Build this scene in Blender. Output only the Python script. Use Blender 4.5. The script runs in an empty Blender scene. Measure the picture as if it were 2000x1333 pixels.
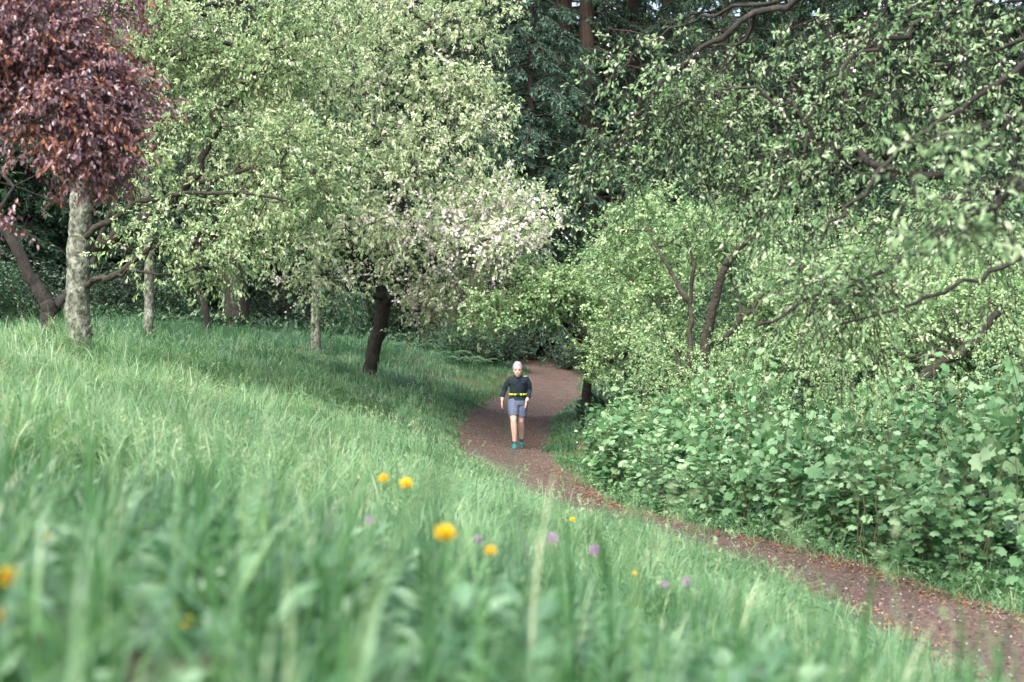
import bpy, bmesh, math, random
import numpy as np
from mathutils import Vector, Matrix, noise

R = math.radians
scene = bpy.context.scene
COL = scene.collection

# ------------------------------------------------------------------ camera
F, CX, HY = 2778.0, 1000.0, 600.0          # focal length in photo pixels, centre column, horizon row
cam_d = bpy.data.cameras.new('camera'); cam = bpy.data.objects.new('camera', cam_d); COL.objects.link(cam)
cam_d.sensor_width = 36; cam_d.lens = 50; cam_d.shift_y = -(666.5 - HY) / 2000
cam.location = (0, 0, 0); cam.rotation_euler = (R(90), 0, 0)
cam_d.clip_start = 0.05; cam_d.clip_end = 600
cam_d.dof.use_dof = True; cam_d.dof.focus_distance = 26.0; cam_d.dof.aperture_fstop = 2.4; cam_d.dof.aperture_blades = 0
scene.camera = cam

# ------------------------------------------------------------------ sky, sun, exposure
SUN_EL, SUN_AZ = R(50), R(205)             # azimuth clockwise from +Y
w = bpy.data.worlds.new("World"); scene.world = w; w.use_nodes = True
nt = w.node_tree; bg = nt.nodes['Background']
sky = nt.nodes.new('ShaderNodeTexSky'); sky.sky_type = 'NISHITA'; sky.sun_disc = False
sky.sun_elevation = SUN_EL; sky.sun_rotation = SUN_AZ; sky.air_density = 1.0; sky.dust_density = 6.0; sky.ozone_density = 1.0
hs = nt.nodes.new('ShaderNodeHueSaturation'); hs.inputs['Saturation'].default_value = .80     # thin cloud takes most of the blue out
nt.links.new(sky.outputs[0], hs.inputs['Color']); nt.links.new(hs.outputs[0], bg.inputs[0]); bg.inputs[1].default_value = 0.15
sl = bpy.data.lights.new('sun', 'SUN'); sl.energy = 1.45; sl.angle = R(32); sl.color = (1, 0.975, 0.93)
so = bpy.data.objects.new('sun', sl); COL.objects.link(so)
sd = Vector((math.sin(SUN_AZ) * math.cos(SUN_EL), math.cos(SUN_AZ) * math.cos(SUN_EL), math.sin(SUN_EL)))
so.rotation_euler = sd.to_track_quat('Z', 'Y').to_euler(); so.location = (0, 0, 40)
scene.view_settings.view_transform = 'Standard'; scene.view_settings.look = 'None'
scene.view_settings.exposure = 1.75; scene.view_settings.gamma = 1.0
cy = scene.cycles
cy.max_bounces = 5; cy.diffuse_bounces = 3; cy.glossy_bounces = 2; cy.transmission_bounces = 4; cy.transparent_max_bounces = 4
cy.caustics_reflective = False; cy.caustics_refractive = False
cy.use_denoising = True

# ------------------------------------------------------------------ helpers
def P(px, py, d): return np.array([(px - CX) / F * d, d, (HY - py) / F * d])
def unit(a): return a / np.maximum(np.linalg.norm(a, axis=-1, keepdims=True), 1e-9)

def tag(o, label=None, cat=None, group=None, kind=None):
    if label: o['label'] = label
    if cat: o['category'] = cat
    if group: o['group'] = group
    if kind: o['kind'] = kind
    return o

def empty(name, loc, label, cat, group=None):
    o = bpy.data.objects.new(name, None); COL.objects.link(o); o.location = [float(v) for v in loc]
    o.empty_display_size = 0.1
    return tag(o, label, cat, group)

def mk_mesh(name, parts, mats, smooth=False):
    """parts: list of (V (n,3), F (m,k), rnd (n,) or None, material index)"""
    V = np.concatenate([p[0] for p in parts]).astype(np.float32)
    loops, tot, mi, rn = [], [], [], []
    off = 0
    for p in parts:
        f = np.asarray(p[1], dtype=np.int32)
        loops.append((f + off).ravel()); tot.append(np.full(len(f), f.shape[1], np.int32))
        mi.append(np.full(len(f), p[3], np.int32))
        rn.append(np.asarray(p[2], dtype=np.float32) if p[2] is not None else np.full(len(p[0]), .5, np.float32))
        off += len(p[0])
    loops = np.concatenate(loops); tot = np.concatenate(tot); mi = np.concatenate(mi); rn = np.concatenate(rn)
    me = bpy.data.meshes.new(name)
    me.vertices.add(len(V)); me.vertices.foreach_set('co', V.ravel())
    me.loops.add(len(loops)); me.loops.foreach_set('vertex_index', loops)
    me.polygons.add(len(tot))
    st = np.concatenate([[0], np.cumsum(tot)[:-1]]).astype(np.int32)
    me.polygons.foreach_set('loop_start', st); me.polygons.foreach_set('loop_total', tot)
    for m in mats: me.materials.append(m)
    me.polygons.foreach_set('material_index', mi)
    if smooth: me.polygons.foreach_set('use_smooth', np.ones(len(tot), bool))
    me.update(calc_edges=True)
    a = me.attributes.new('rnd', 'FLOAT', 'POINT'); a.data.foreach_set('value', rn)
    return me

def obj(name, me, parent=None, loc=None):
    o = bpy.data.objects.new(name, me); COL.objects.link(o)
    if parent is not None: o.parent = parent
    if loc is not None: o.location = [float(v) for v in loc]
    return o

def copy_tree(o, parent=None):
    c = o.copy(); COL.objects.link(c); c.parent = parent
    for ch in KIDS.get(o.name, []) or [x for x in o.children]:
        copy_tree(ch, c)
    return c
KIDS = {}

# ------------------------------------------------------------------ materials
def ramp(nt, fac, stops):
    r = nt.nodes.new('ShaderNodeValToRGB'); el = r.color_ramp.elements
    for i, (p, c) in enumerate(stops):
        e = el[i] if i < 2 else el.new(p)
        e.position = p; e.color = (*c, 1)
    nt.links.new(fac, r.inputs[0]); return r.outputs[0]

def leaf_mat(name, cols, trans=0.35, gloss=0.10, rough=0.45, tint=(.98, 1.0, 0.78)):
    m = bpy.data.materials.new(name); m.use_nodes = True; nt = m.node_tree; nt.nodes.clear()
    out = nt.nodes.new('ShaderNodeOutputMaterial')
    at = nt.nodes.new('ShaderNodeAttribute'); at.attribute_name = 'rnd'
    n = len(cols)
    c = ramp(nt, at.outputs['Fac'], [(i / (n - 1), cc) for i, cc in enumerate(cols)])
    d = nt.nodes.new('ShaderNodeBsdfDiffuse'); nt.links.new(c, d.inputs[0])
    mu = nt.nodes.new('ShaderNodeMix'); mu.data_type = 'RGBA'; mu.blend_type = 'MULTIPLY'; mu.inputs[0].default_value = 1
    nt.links.new(c, mu.inputs[6]); mu.inputs[7].default_value = (*[t * 1.35 for t in tint], 1)
    t = nt.nodes.new('ShaderNodeBsdfTranslucent'); nt.links.new(mu.outputs[2], t.inputs[0])
    mx = nt.nodes.new('ShaderNodeMixShader'); mx.inputs[0].default_value = trans
    nt.links.new(d.outputs[0], mx.inputs[1]); nt.links.new(t.outputs[0], mx.inputs[2])
    g = nt.nodes.new('ShaderNodeBsdfGlossy'); g.inputs['Roughness'].default_value = rough
    lw = nt.nodes.new('ShaderNodeLayerWeight'); lw.inputs[0].default_value = 0.35
    mp = nt.nodes.new('ShaderNodeMath'); mp.operation = 'MULTIPLY'; mp.inputs[1].default_value = gloss * 3
    ad = nt.nodes.new('ShaderNodeMath'); ad.operation = 'ADD'; ad.inputs[1].default_value = gloss * .35
    nt.links.new(lw.outputs['Fresnel'], mp.inputs[0]); nt.links.new(mp.outputs[0], ad.inputs[0])
    m2 = nt.nodes.new('ShaderNodeMixShader'); nt.links.new(ad.outputs[0], m2.inputs[0])
    nt.links.new(mx.outputs[0], m2.inputs[1]); nt.links.new(g.outputs[0], m2.inputs[2])
    nt.links.new(m2.outputs[0], out.inputs[0]); return m

def noise_mat(name, stops, scale=8, detail=6, rough=0.9, bump=0.3, stretch=(1, 1, 1), moss=None, bscale=None, spec=0.3, patch=None):
    m = bpy.data.materials.new(name); m.use_nodes = True; nt = m.node_tree
    b = nt.nodes['Principled BSDF']; b.inputs['Roughness'].default_value = rough; b.inputs['Specular IOR Level'].default_value = spec
    tc = nt.nodes.new('ShaderNodeTexCoord'); mp = nt.nodes.new('ShaderNodeMapping'); mp.inputs['Scale'].default_value = stretch
    nt.links.new(tc.outputs['Object'], mp.inputs[0])
    n = nt.nodes.new('ShaderNodeTexNoise'); n.inputs['Scale'].default_value = scale; n.inputs['Detail'].default_value = detail
    n.inputs['Roughness'].default_value = 0.65
    nt.links.new(mp.outputs[0], n.inputs[0]); c = ramp(nt, n.outputs['Fac'], stops)
    if patch:                                   # larger patches of another colour
        n3 = nt.nodes.new('ShaderNodeTexNoise'); n3.inputs['Scale'].default_value = patch[0]; n3.inputs['Detail'].default_value = 4
        nt.links.new(tc.outputs['Object'], n3.inputs[0])
        f3 = ramp(nt, n3.outputs['Fac'], [(patch[2], (0, 0, 0)), (patch[3], (1, 1, 1))])
        mm = nt.nodes.new('ShaderNodeMix'); mm.data_type = 'RGBA'; nt.links.new(f3, mm.inputs[0])
        nt.links.new(c, mm.inputs[6]); mm.inputs[7].default_value = (*patch[1], 1); c = mm.outputs[2]
    if moss:                                    # moss grows on upward faces
        ge = nt.nodes.new('ShaderNodeNewGeometry'); sx = nt.nodes.new('ShaderNodeSeparateXYZ'); nt.links.new(ge.outputs['Normal'], sx.inputs[0])
        n2 = nt.nodes.new('ShaderNodeTexNoise'); n2.inputs['Scale'].default_value = 5; nt.links.new(tc.outputs['Object'], n2.inputs[0])
        a = nt.nodes.new('ShaderNodeMath'); a.operation = 'ADD'; nt.links.new(sx.outputs[2], a.inputs[0]); nt.links.new(n2.outputs['Fac'], a.inputs[1])
        f = ramp(nt, a.outputs[0], [(moss[1], (0, 0, 0)), (min(1, moss[1] + .2), (1, 1, 1))])
        mm = nt.nodes.new('ShaderNodeMix'); mm.data_type = 'RGBA'; nt.links.new(f, mm.inputs[0])
        nt.links.new(c, mm.inputs[6]); mm.inputs[7].default_value = (*moss[0], 1); c = mm.outputs[2]
    nt.links.new(c, b.inputs['Base Color'])
    if bump:
        bn = nt.nodes.new('ShaderNodeBump'); bn.inputs['Strength'].default_value = bump; bn.inputs['Distance'].default_value = 0.03
        n4 = nt.nodes.new('ShaderNodeTexNoise'); n4.inputs['Scale'].default_value = bscale or scale * 2; n4.inputs['Detail'].default_value = 5
        nt.links.new(mp.outputs[0], n4.inputs[0])
        nt.links.new(n4.outputs['Fac'], bn.inputs['Height']); nt.links.new(bn.outputs[0], b.inputs['Normal'])
    return m

M = {}
M['cherry_leaf'] = leaf_mat('cherry_leaf', [(.05, .11, .05), (.14, .235, .11), (.30, .41, .21), (.46, .55, .33), (.60, .62, .47)], trans=.33, gloss=.02)
M['cherry_leaf_pale'] = leaf_mat('cherry_leaf_pale', [(.085, .15, .07), (.21, .31, .165), (.40, .50, .30), (.56, .62, .43), (.68, .69, .58)], trans=.33, gloss=.02)
M['blossom'] = leaf_mat('blossom', [(.72, .62, .62), (.84, .79, .77), (.89, .87, .85)], trans=.4, gloss=.02, tint=(.75, .7, .7))
M['plum_leaf'] = leaf_mat('plum_leaf', [(.07, .048, .062), (.19, .125, .155), (.18, .09, .11), (.19, .07, .05), (.40, .16, .055)], trans=.22, gloss=.06, rough=.5, tint=(1.0, .7, .6))  # grey lavender stops paint the leaves' sheen into their colour
M['weep_leaf'] = leaf_mat('weep_leaf', [(.045, .12, .05), (.13, .25, .11), (.32, .45, .25), (.55, .63, .46)], trans=.38, gloss=.02)
M['haw_leaf'] = leaf_mat('haw_leaf', [(.06, .15, .06), (.18, .32, .14), (.37, .51, .27), (.57, .66, .46)], trans=.33, gloss=.02)
M['thimble_leaf'] = leaf_mat('thimble_leaf', [(.02, .08, .026), (.065, .17, .07), (.16, .30, .145), (.31, .45, .27)], trans=.34, gloss=.014, rough=.55)
M['under_leaf'] = leaf_mat('under_leaf', [(.015, .045, .022), (.032, .085, .042), (.065, .14, .07), (.12, .21, .12)], trans=.32, gloss=.035)  # ramp darkened so the colour carries the deep shade under the trees
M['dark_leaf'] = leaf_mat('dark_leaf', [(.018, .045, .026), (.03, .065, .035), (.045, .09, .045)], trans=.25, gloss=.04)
M['needle'] = leaf_mat('needle', [(.012, .035, .018), (.022, .056, .030), (.04, .085, .048)], trans=.15, gloss=.02)
M['needle_blue'] = leaf_mat('needle_blue', [(.03, .07, .045), (.05, .105, .07), (.085, .15, .105)], trans=.15, gloss=.02)
M['grass'] = leaf_mat('grass', [(.035, .11, .055), (.08, .19, .09), (.13, .28, .12), (.20, .35, .165), (.38, .45, .28)], trans=.42, gloss=.035, rough=.4)
M['grass_near'] = leaf_mat('grass_near', [(.014, .06, .018), (.04, .13, .042), (.09, .21, .08), (.18, .31, .14), (.40, .45, .30)], trans=.42, gloss=.04, rough=.4)
M['weed'] = leaf_mat('weed', [(.03, .12, .035), (.07, .19, .07), (.16, .28, .145)], trans=.3, gloss=.05, rough=.4)
M['bark_lichen'] = noise_mat('bark_lichen', [(.38, (.035, .038, .03)), (.5, (.11, .12, .095)), (.64, (.23, .25, .20))], scale=14, bump=.8, stretch=(1, 1, .7), moss=((.032, .045, .012), .80))
M['bark_dark'] = noise_mat('bark_dark', [(.3, (.010, .010, .009)), (.6, (.032, .029, .025)), (.75, (.075, .07, .06))], scale=12, bump=.8, stretch=(1, 1, .5))
M['bark_moss'] = noise_mat('bark_moss', [(.3, (.012, .012, .009)), (.6, (.042, .037, .028))], scale=12, bump=.9, moss=((.035, .05, .013), 1.0))
M['bark_red'] = noise_mat('bark_red', [(.3, (.022, .016, .013)), (.6, (.06, .042, .034)), (.75, (.10, .075, .06))], scale=9, bump=.9, stretch=(1, 1, .15))
M['stem'] = noise_mat('stem', [(.3, (.10, .09, .05)), (.7, (.20, .19, .11))], scale=20, bump=.2)
M['stem_green'] = noise_mat('stem_green', [(.3, (.06, .14, .05)), (.7, (.10, .20, .07))], scale=30, bump=0)

# ------------------------------------------------------------------ terrain
PATH = [(2900, 1800, 4.0, -2.25), (2300, 1500, 7.0, -2.32), (1900, 1241, 10.4, None), (1600, 1130, 13.1, None), (1400, 1070, 15.4, None), (1150, 1005, 18.5, None),
        (1060, 960, 20.8, None), (985, 900, 25, None), (985, 868, 28, None), (1010, 818, 32.5, None), (1060, 770, 37.5, None),
        (1085, 738, 43, None), (1065, 712, 48, None), (1040, 696, 53, None), (960, 690, 58, None), (800, 686, 66, None)]
pc = []
for px, py, d, z in PATH:
    p = P(px, py, d)
    if z is not None: p[2] = z
    pc.append(p)
pc = np.array(pc)
def catmull(pts, n):
    pts = np.asarray(pts, float); out = []
    ext = np.vstack([2 * pts[0] - pts[1], pts, 2 * pts[-1] - pts[-2]])
    for i in range(1, len(ext) - 2):
        p0, p1, p2, p3 = ext[i - 1], ext[i], ext[i + 1], ext[i + 2]
        for t in np.linspace(0, 1, n, endpoint=False):
            out.append(.5 * ((2 * p1) + (-p0 + p2) * t + (2 * p0 - 5 * p1 + 4 * p2 - p3) * t * t + (-p0 + 3 * p1 - 3 * p2 + p3) * t ** 3))
    out.append(pts[-1]); return np.array(out)
path = catmull(pc, 14)

anch = [tuple(p) for p in pc]
for p in pc[2:14]:                                                   # shoulders of the path
    anch.append((p[0] + 1.3, p[1] + .2, p[2] + .06))
for px, py, d in [(1000, 1333, 3.0), (500, 1333, 2.6), (1500, 1400, 2.8), (1000, 1190, 6), (1000, 1050, 12), (1000, 1000, 16), (600, 1080, 8), (600, 960, 12.5), (600, 850, 18), (600, 760, 25),
                  (850, 900, 19), (800, 800, 26), (850, 760, 32), (300, 750, 22), (300, 700, 28), (0, 686, 28), (0, 690, 24), (0, 785, 17), (0, 925, 8.5), (-400, 684, 24), (-400, 800, 10),
                  (718, 738, 30), (617, 690, 36), (290, 664, 33), (152, 682, 22), (100, 672, 25), (900, 715, 38), (830, 682, 45), (400, 648, 40), (700, 668, 48), (500, 640, 56),
                  (1300, 1250, 7), (1600, 1333, 7.5), (1250, 1100, 12),
                  (1700, 1075, 14.6), (2000, 1150, 12.6), (1300, 990, 19.6), (1145, 802, 31), (1380, 800, 27)]:
    anch.append(tuple(P(px, py, d)))
anch += [(0, 0, -.78), (-1.2, 1.2, -.62), (1.6, 1.5, -.95), (-5, 2, -.3), (0, -8, -.6), (6, 14, -2.3), (9, 20, -2.1), (10, 30, -1.9), (5, 24, -2.35), (6, 36, -2.0), (-20, 30, .1), (-20, 8, .6), (20, 8, -2.0),
         (0, 75, -.8), (20, 70, -.2), (-25, 70, .2), (-60, 40, 2), (60, 40, 1), (60, 0, 0), (-60, 0, 2), (0, 100, 1), (60, 100, 4), (-60, 100, 3)]
A = np.array(anch)
def tps(r2): return r2 * np.log(r2 + 1e-9) * .5
n = len(A)
K = tps(((A[:, None, :2] - A[None, :, :2]) ** 2).sum(-1)) + np.eye(n) * 1.5
Pm = np.c_[np.ones(n), A[:, :2]]
Mx = np.zeros((n + 3, n + 3)); Mx[:n, :n] = K; Mx[:n, n:] = Pm; Mx[n:, :n] = Pm.T
sol = np.linalg.solve(Mx, np.r_[A[:, 2], 0, 0, 0])
gx = np.arange(-75, 75.01, .5); gy = np.arange(-12, 170.01, .5)
GX, GY = np.meshgrid(gx, gy)
q = np.c_[GX.ravel(), GY.ravel()]
Hg = np.zeros(len(q))
for s in range(0, len(q), 20000):
    qq = q[s:s + 20000]
    Hg[s:s + 20000] = tps(((qq[:, None] - A[None, :, :2]) ** 2).sum(-1)) @ sol[:n] + sol[n] + qq @ sol[n + 1:]
Hg = np.clip(Hg, -3.2, 6)
t = np.clip((q[:, 1] - 85) / 70, 0, 1); Hg = Hg + 26 * t * t * (3 - 2 * t)      # wooded hill rising behind
Hg = Hg.reshape(GX.shape)

def vnoise(x, y, s, seed=0):                                          # cheap smooth value noise
    rs = np.random.RandomState(seed); T = rs.rand(64, 64)
    x = x / s; y = y / s; xi = np.floor(x).astype(int); yi = np.floor(y).astype(int); fx = x - xi; fy = y - yi
    fx = fx * fx * (3 - 2 * fx); fy = fy * fy * (3 - 2 * fy)
    a = T[yi % 64, xi % 64]; b = T[yi % 64, (xi + 1) % 64]; c = T[(yi + 1) % 64, xi % 64]; d = T[(yi + 1) % 64, (xi + 1) % 64]
    return (a * (1 - fx) + b * fx) * (1 - fy) + (c * (1 - fx) + d * fx) * fy

def path_dist(x, y):
    x = np.asarray(x, float).ravel(); y = np.asarray(y, float).ravel()
    best = np.full(len(x), 1e9); side = np.zeros(len(x))
    a = path[:-1, :2]; b = path[1:, :2]; ab = b - a; L2 = (ab ** 2).sum(1)
    for s in range(0, len(x), 20000):
        px = np.c_[x[s:s + 20000], y[s:s + 20000]]
        ap = px[:, None] - a[None]
        t = np.clip((ap * ab[None]).sum(-1) / L2, 0, 1)
        dv = ap - t[..., None] * ab[None]; dd = (dv ** 2).sum(-1); k = dd.argmin(1)
        i = np.arange(len(px)); best[s:s + 20000] = np.sqrt(dd[i, k])
        side[s:s + 20000] = np.sign(ab[k, 0] * ap[i, k, 1] - ab[k, 1] * ap[i, k, 0])   # +1 = left of the walking line away from camera
    return best, side

def hgt(x, y):
    x = np.asarray(x, float); y = np.asarray(y, float)
    u = np.clip((x + 75) / .5, 0, len(gx) - 1.001); v = np.clip((y + 12) / .5, 0, len(gy) - 1.001)
    i = u.astype(int); j = v.astype(int); fu = u - i; fv = v - j
    h = (Hg[j, i] * (1 - fu) + Hg[j, i + 1] * fu) * (1 - fv) + (Hg[j + 1, i] * (1 - fu) + Hg[j + 1, i + 1] * fu) * fv
    return h
PW = 0.77                                                            # half width of the path
def ground(x, y):
    x = np.asarray(x, float); y = np.asarray(y, float)
    h = hgt(x, y) + (vnoise(x, y, .9, 3) - .5) * .10 + (vnoise(x, y, .3, 4) - .5) * .03
    d, _ = path_dist(x, y); d = d.reshape(h.shape) + (vnoise(x, y, .5, 8) - .5) * .35
    t = np.clip((d - (PW - .15)) / .4, 0, 1); t = t * t * (3 - 2 * t)
    return h * t + (hgt(x, y) - .12) * (1 - t)
def gz(x, y): return float(ground(np.array([x]), np.array([y]))[0])

def graded(lo, hi, fine_lo, fine_hi, f, c):
    a = [fine_lo]; s = f
    while a[-1] > lo: s = min(s * 1.12, c); a.append(a[-1] - s)
    b = [fine_hi]; s = f
    while b[-1] < hi: s = min(s * 1.12, c); b.append(b[-1] + s)
    return np.array(a[::-1] + list(np.arange(fine_lo + f, fine_hi, f)) + b)
X = graded(-74, 74, -10, 9, .14, 2.5); Y = graded(-11, 169, 0, 46, .16, 2.5)
XX, YY = np.meshgrid(X, Y); ZZ = ground(XX.ravel(), YY.ravel())
nx, ny = len(X), len(Y)
idx = np.arange(nx * ny).reshape(ny, nx)
Fq = np.stack([idx[:-1, :-1], idx[:-1, 1:], idx[1:, 1:], idx[1:, :-1]], -1).reshape(-1, 4)
m_soil = noise_mat('soil', [(.3, (.045, .035, .025)), (.5, (.08, .065, .042)), (.7, (.07, .09, .035))], scale=5, bump=.5, bscale=60, patch=(.6, (.05, .085, .03), .42, .6))
g = obj('ground', mk_mesh('ground', [(np.c_[XX.ravel(), YY.ravel(), ZZ], Fq, None, 0)], [m_soil], True)); tag(g, kind='structure')

# the path: bark mulch and grit
def path_material():
    m = bpy.data.materials.new('mulch'); m.use_nodes = True; nt = m.node_tree; b = nt.nodes['Principled BSDF']
    b.inputs['Roughness'].default_value = .95; b.inputs['Specular IOR Level'].default_value = .15
    tc = nt.nodes.new('ShaderNodeTexCoord')
    v = nt.nodes.new('ShaderNodeTexVoronoi'); v.inputs['Scale'].default_value = 38; nt.links.new(tc.outputs['Object'], v.inputs[0])
    sp = nt.nodes.new('ShaderNodeSeparateColor'); nt.links.new(v.outputs['Color'], sp.inputs[0])
    c1 = ramp(nt, sp.outputs[0], [(0, (.045, .032, .028)), (.35, (.08, .054, .045)), (.7, (.12, .078, .062)), (1, (.19, .14, .115))])
    n = nt.nodes.new('ShaderNodeTexNoise'); n.inputs['Scale'].default_value = 1.3; n.inputs['Detail'].default_value = 6; nt.links.new(tc.outputs['Object'], n.inputs[0])
    f = ramp(nt, n.outputs['Fac'], [(.42, (0, 0, 0)), (.62, (1, 1, 1))])
    n2 = nt.nodes.new('ShaderNodeTexNoise'); n2.inputs['Scale'].default_value = 60; n2.inputs['Detail'].default_value = 4; nt.links.new(tc.outputs['Object'], n2.inputs[0])
    c2 = ramp(nt, n2.outputs['Fac'], [(.35, (.06, .05, .048)), (.65, (.13, .11, .10))])
    mm = nt.nodes.new('ShaderNodeMix'); mm.data_type = 'RGBA'; nt.links.new(f, mm.inputs[0]); nt.links.new(c1, mm.inputs[6]); nt.links.new(c2, mm.inputs[7])
    at = nt.nodes.new('ShaderNodeAttribute'); at.attribute_name = 'rnd'
    ad = nt.nodes.new('ShaderNodeMath'); ad.operation = 'MULTIPLY_ADD'; ad.inputs[1].default_value = .7; nt.links.new(n.outputs['Fac'], ad.inputs[0]); nt.links.new(at.outputs['Fac'], ad.inputs[2])
    wf_ = ramp(nt, ad.outputs[0], [(.45, (1, 1, 1)), (.85, (0, 0, 0))])
    n5 = nt.nodes.new('ShaderNodeTexNoise'); n5.inputs['Scale'].default_value = 25; n5.inputs['Detail'].default_value = 6; nt.links.new(tc.outputs['Object'], n5.inputs[0])
    c5 = ramp(nt, n5.outputs['Fac'], [(.35, (.055, .040, .035)), (.65, (.135, .095, .082))])
    m5 = nt.nodes.new('ShaderNodeMix'); m5.data_type = 'RGBA'; nt.links.new(wf_, m5.inputs[0]); nt.links.new(mm.outputs[2], m5.inputs[6]); nt.links.new(c5, m5.inputs[7])
    nt.links.new(m5.outputs[2], b.inputs['Base Color'])
    bn = nt.nodes.new('ShaderNodeBump'); bn.inputs['Strength'].default_value = .8; bn.inputs['Distance'].default_value = .02
    nt.links.new(sp.outputs[1], bn.inputs['Height']); nt.links.new(bn.outputs[0], b.inputs['Normal'])
    return m
seg = catmull(pc, 60)
tg = unit(np.gradient(seg[:, :2], axis=0)); nr = np.c_[-tg[:, 1], tg[:, 0]]
offs = np.linspace(-1.25, 1.25, 19)
pv = []
for o_ in offs:
    xy = seg[:, :2] + nr * o_
    z = hgt(xy[:, 0], xy[:, 1]) - .015 - .05 * (abs(o_) / 1.25) ** 2 + (vnoise(xy[:, 0], xy[:, 1], .25, 5) - .5) * .025
    pv.append(np.c_[xy, z])
pv = np.stack(pv, 1); ns, no = pv.shape[:2]
idx = np.arange(ns * no).reshape(ns, no)
Fq = np.stack([idx[:-1, :-1], idx[1:, :-1], idx[1:, 1:], idx[:-1, 1:]], -1).reshape(-1, 4)
po = obj('path', mk_mesh('path', [(pv.reshape(-1, 3), Fq, np.tile(np.abs(offs) / 1.25, ns), 0)], [path_material()], True)); tag(po, kind='structure')
def path_z(x, y): return hgt(x, y) - .015

# ------------------------------------------------------------------ leaf templates: columns = along, side, up
LEAF4 = (np.array([(0, 0, 0), (.45, -.5, .07), (1, 0, -.10), (.45, .5, .07)]), np.array([(0, 1, 2), (0, 2, 3)]))
LEAF7 = (np.array([(0, 0, 0), (.28, -.42, .05), (.65, -.40, .03), (1, 0, -.16), (.65, .40, .03), (.28, .42, .05), (.48, 0, -.03)]),
         np.array([(6, 0, 1), (6, 1, 2), (6, 2, 3), (6, 3, 4), (6, 4, 5), (6, 5, 0)]))
_a = [0, 20, 34, 48, 66, 88, 112, 140, 165, 180]; _r = [1.0, .70, .78, .90, .62, .74, .66, .60, .50, .18]
_o = [(.38 + .62 * r * math.cos(R(a)), .62 * r * math.sin(R(a)), -.16 * r * r) for a, r in zip(_a, _r)]
_o += [(x, -y, z) for x, y, z in _o[-2:0:-1]]
PALM = (np.array([(.38, 0, 0)] + _o), np.array([(0, i, i % len(_o) + 1) for i in range(1, len(_o) + 1)]))
STAR5 = (np.array([(0, 0, 0)] + [((1 if i % 2 == 0 else .62) * .5 * math.cos(i * math.pi / 5), (1 if i % 2 == 0 else .62) * .5 * math.sin(i * math.pi / 5), .12) for i in range(10)]),
         np.array([(0, i, i % 10 + 1) for i in range(1, 11)]))

def leaf_geo(C, D, Nn, L, Wd, tpl, rnd):
    D = unit(D); S = unit(np.cross(D, Nn)); U = np.cross(S, D)
    T, Ft = tpl; k = len(T)
    L = L[:, None, None]; Wd = Wd[:, None, None]
    V = C[:, None] + D[:, None] * T[None, :, :1] * L + S[:, None] * T[None, :, 1:2] * Wd + U[:, None] * T[None, :, 2:3] * L
    Fc = (Ft[None] + (np.arange(len(C)) * k)[:, None, None]).reshape(-1, Ft.shape[1])
    return V.reshape(-1, 3), Fc, np.repeat(rnd, k)

def tube_geo(pts, rad, sides=6):
    pts = np.asarray(pts, float); rad = np.asarray(rad, float); n = len(pts)
    tn = unit(np.gradient(pts, axis=0)); up = np.array([0, 0, 1.]) if abs(tn[0][2]) < .9 else np.array([1., 0, 0])
    rings = []; u = unit(np.cross(tn[0], up))
    for i in range(n):
        u = unit(u - tn[i] * (u @ tn[i])); v = np.cross(tn[i], u)
        a = np.arange(sides) / sides * 2 * math.pi
        rings.append(pts[i] + rad[i] * (np.cos(a)[:, None] * u + np.sin(a)[:, None] * v))
    V = np.concatenate(rings)
    i = np.arange(n - 1)[:, None] * sides; j = np.arange(sides)[None]; j2 = (j + 1) % sides
    Fc = np.stack([i + j, i + j2, i + sides + j2, i + sides + j], -1).reshape(-1, 4)
    return V, Fc

def twig_geo(A_, B_, r0, r1):                                          # many thin 3-sided twigs at once
    n = len(A_); D = unit(B_ - A_); ref = np.tile([0.3, .2, 1.], (n, 1)); u = unit(np.cross(D, ref)); v = np.cross(D, u)
    V = np.zeros((n, 6, 3))
    for k in range(3):
        a = k * 2 * math.pi / 3; o_ = math.cos(a) * u + math.sin(a) * v
        V[:, k] = A_ + o_ * r0; V[:, 3 + k] = B_ + o_ * r1
    Fc = np.array([(0, 1, 4, 3), (1, 2, 5, 4), (2, 0, 3, 5)])
    return V.reshape(-1, 3), (Fc[None] + (np.arange(n) * 6)[:, None, None]).reshape(-1, 4)

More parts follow.
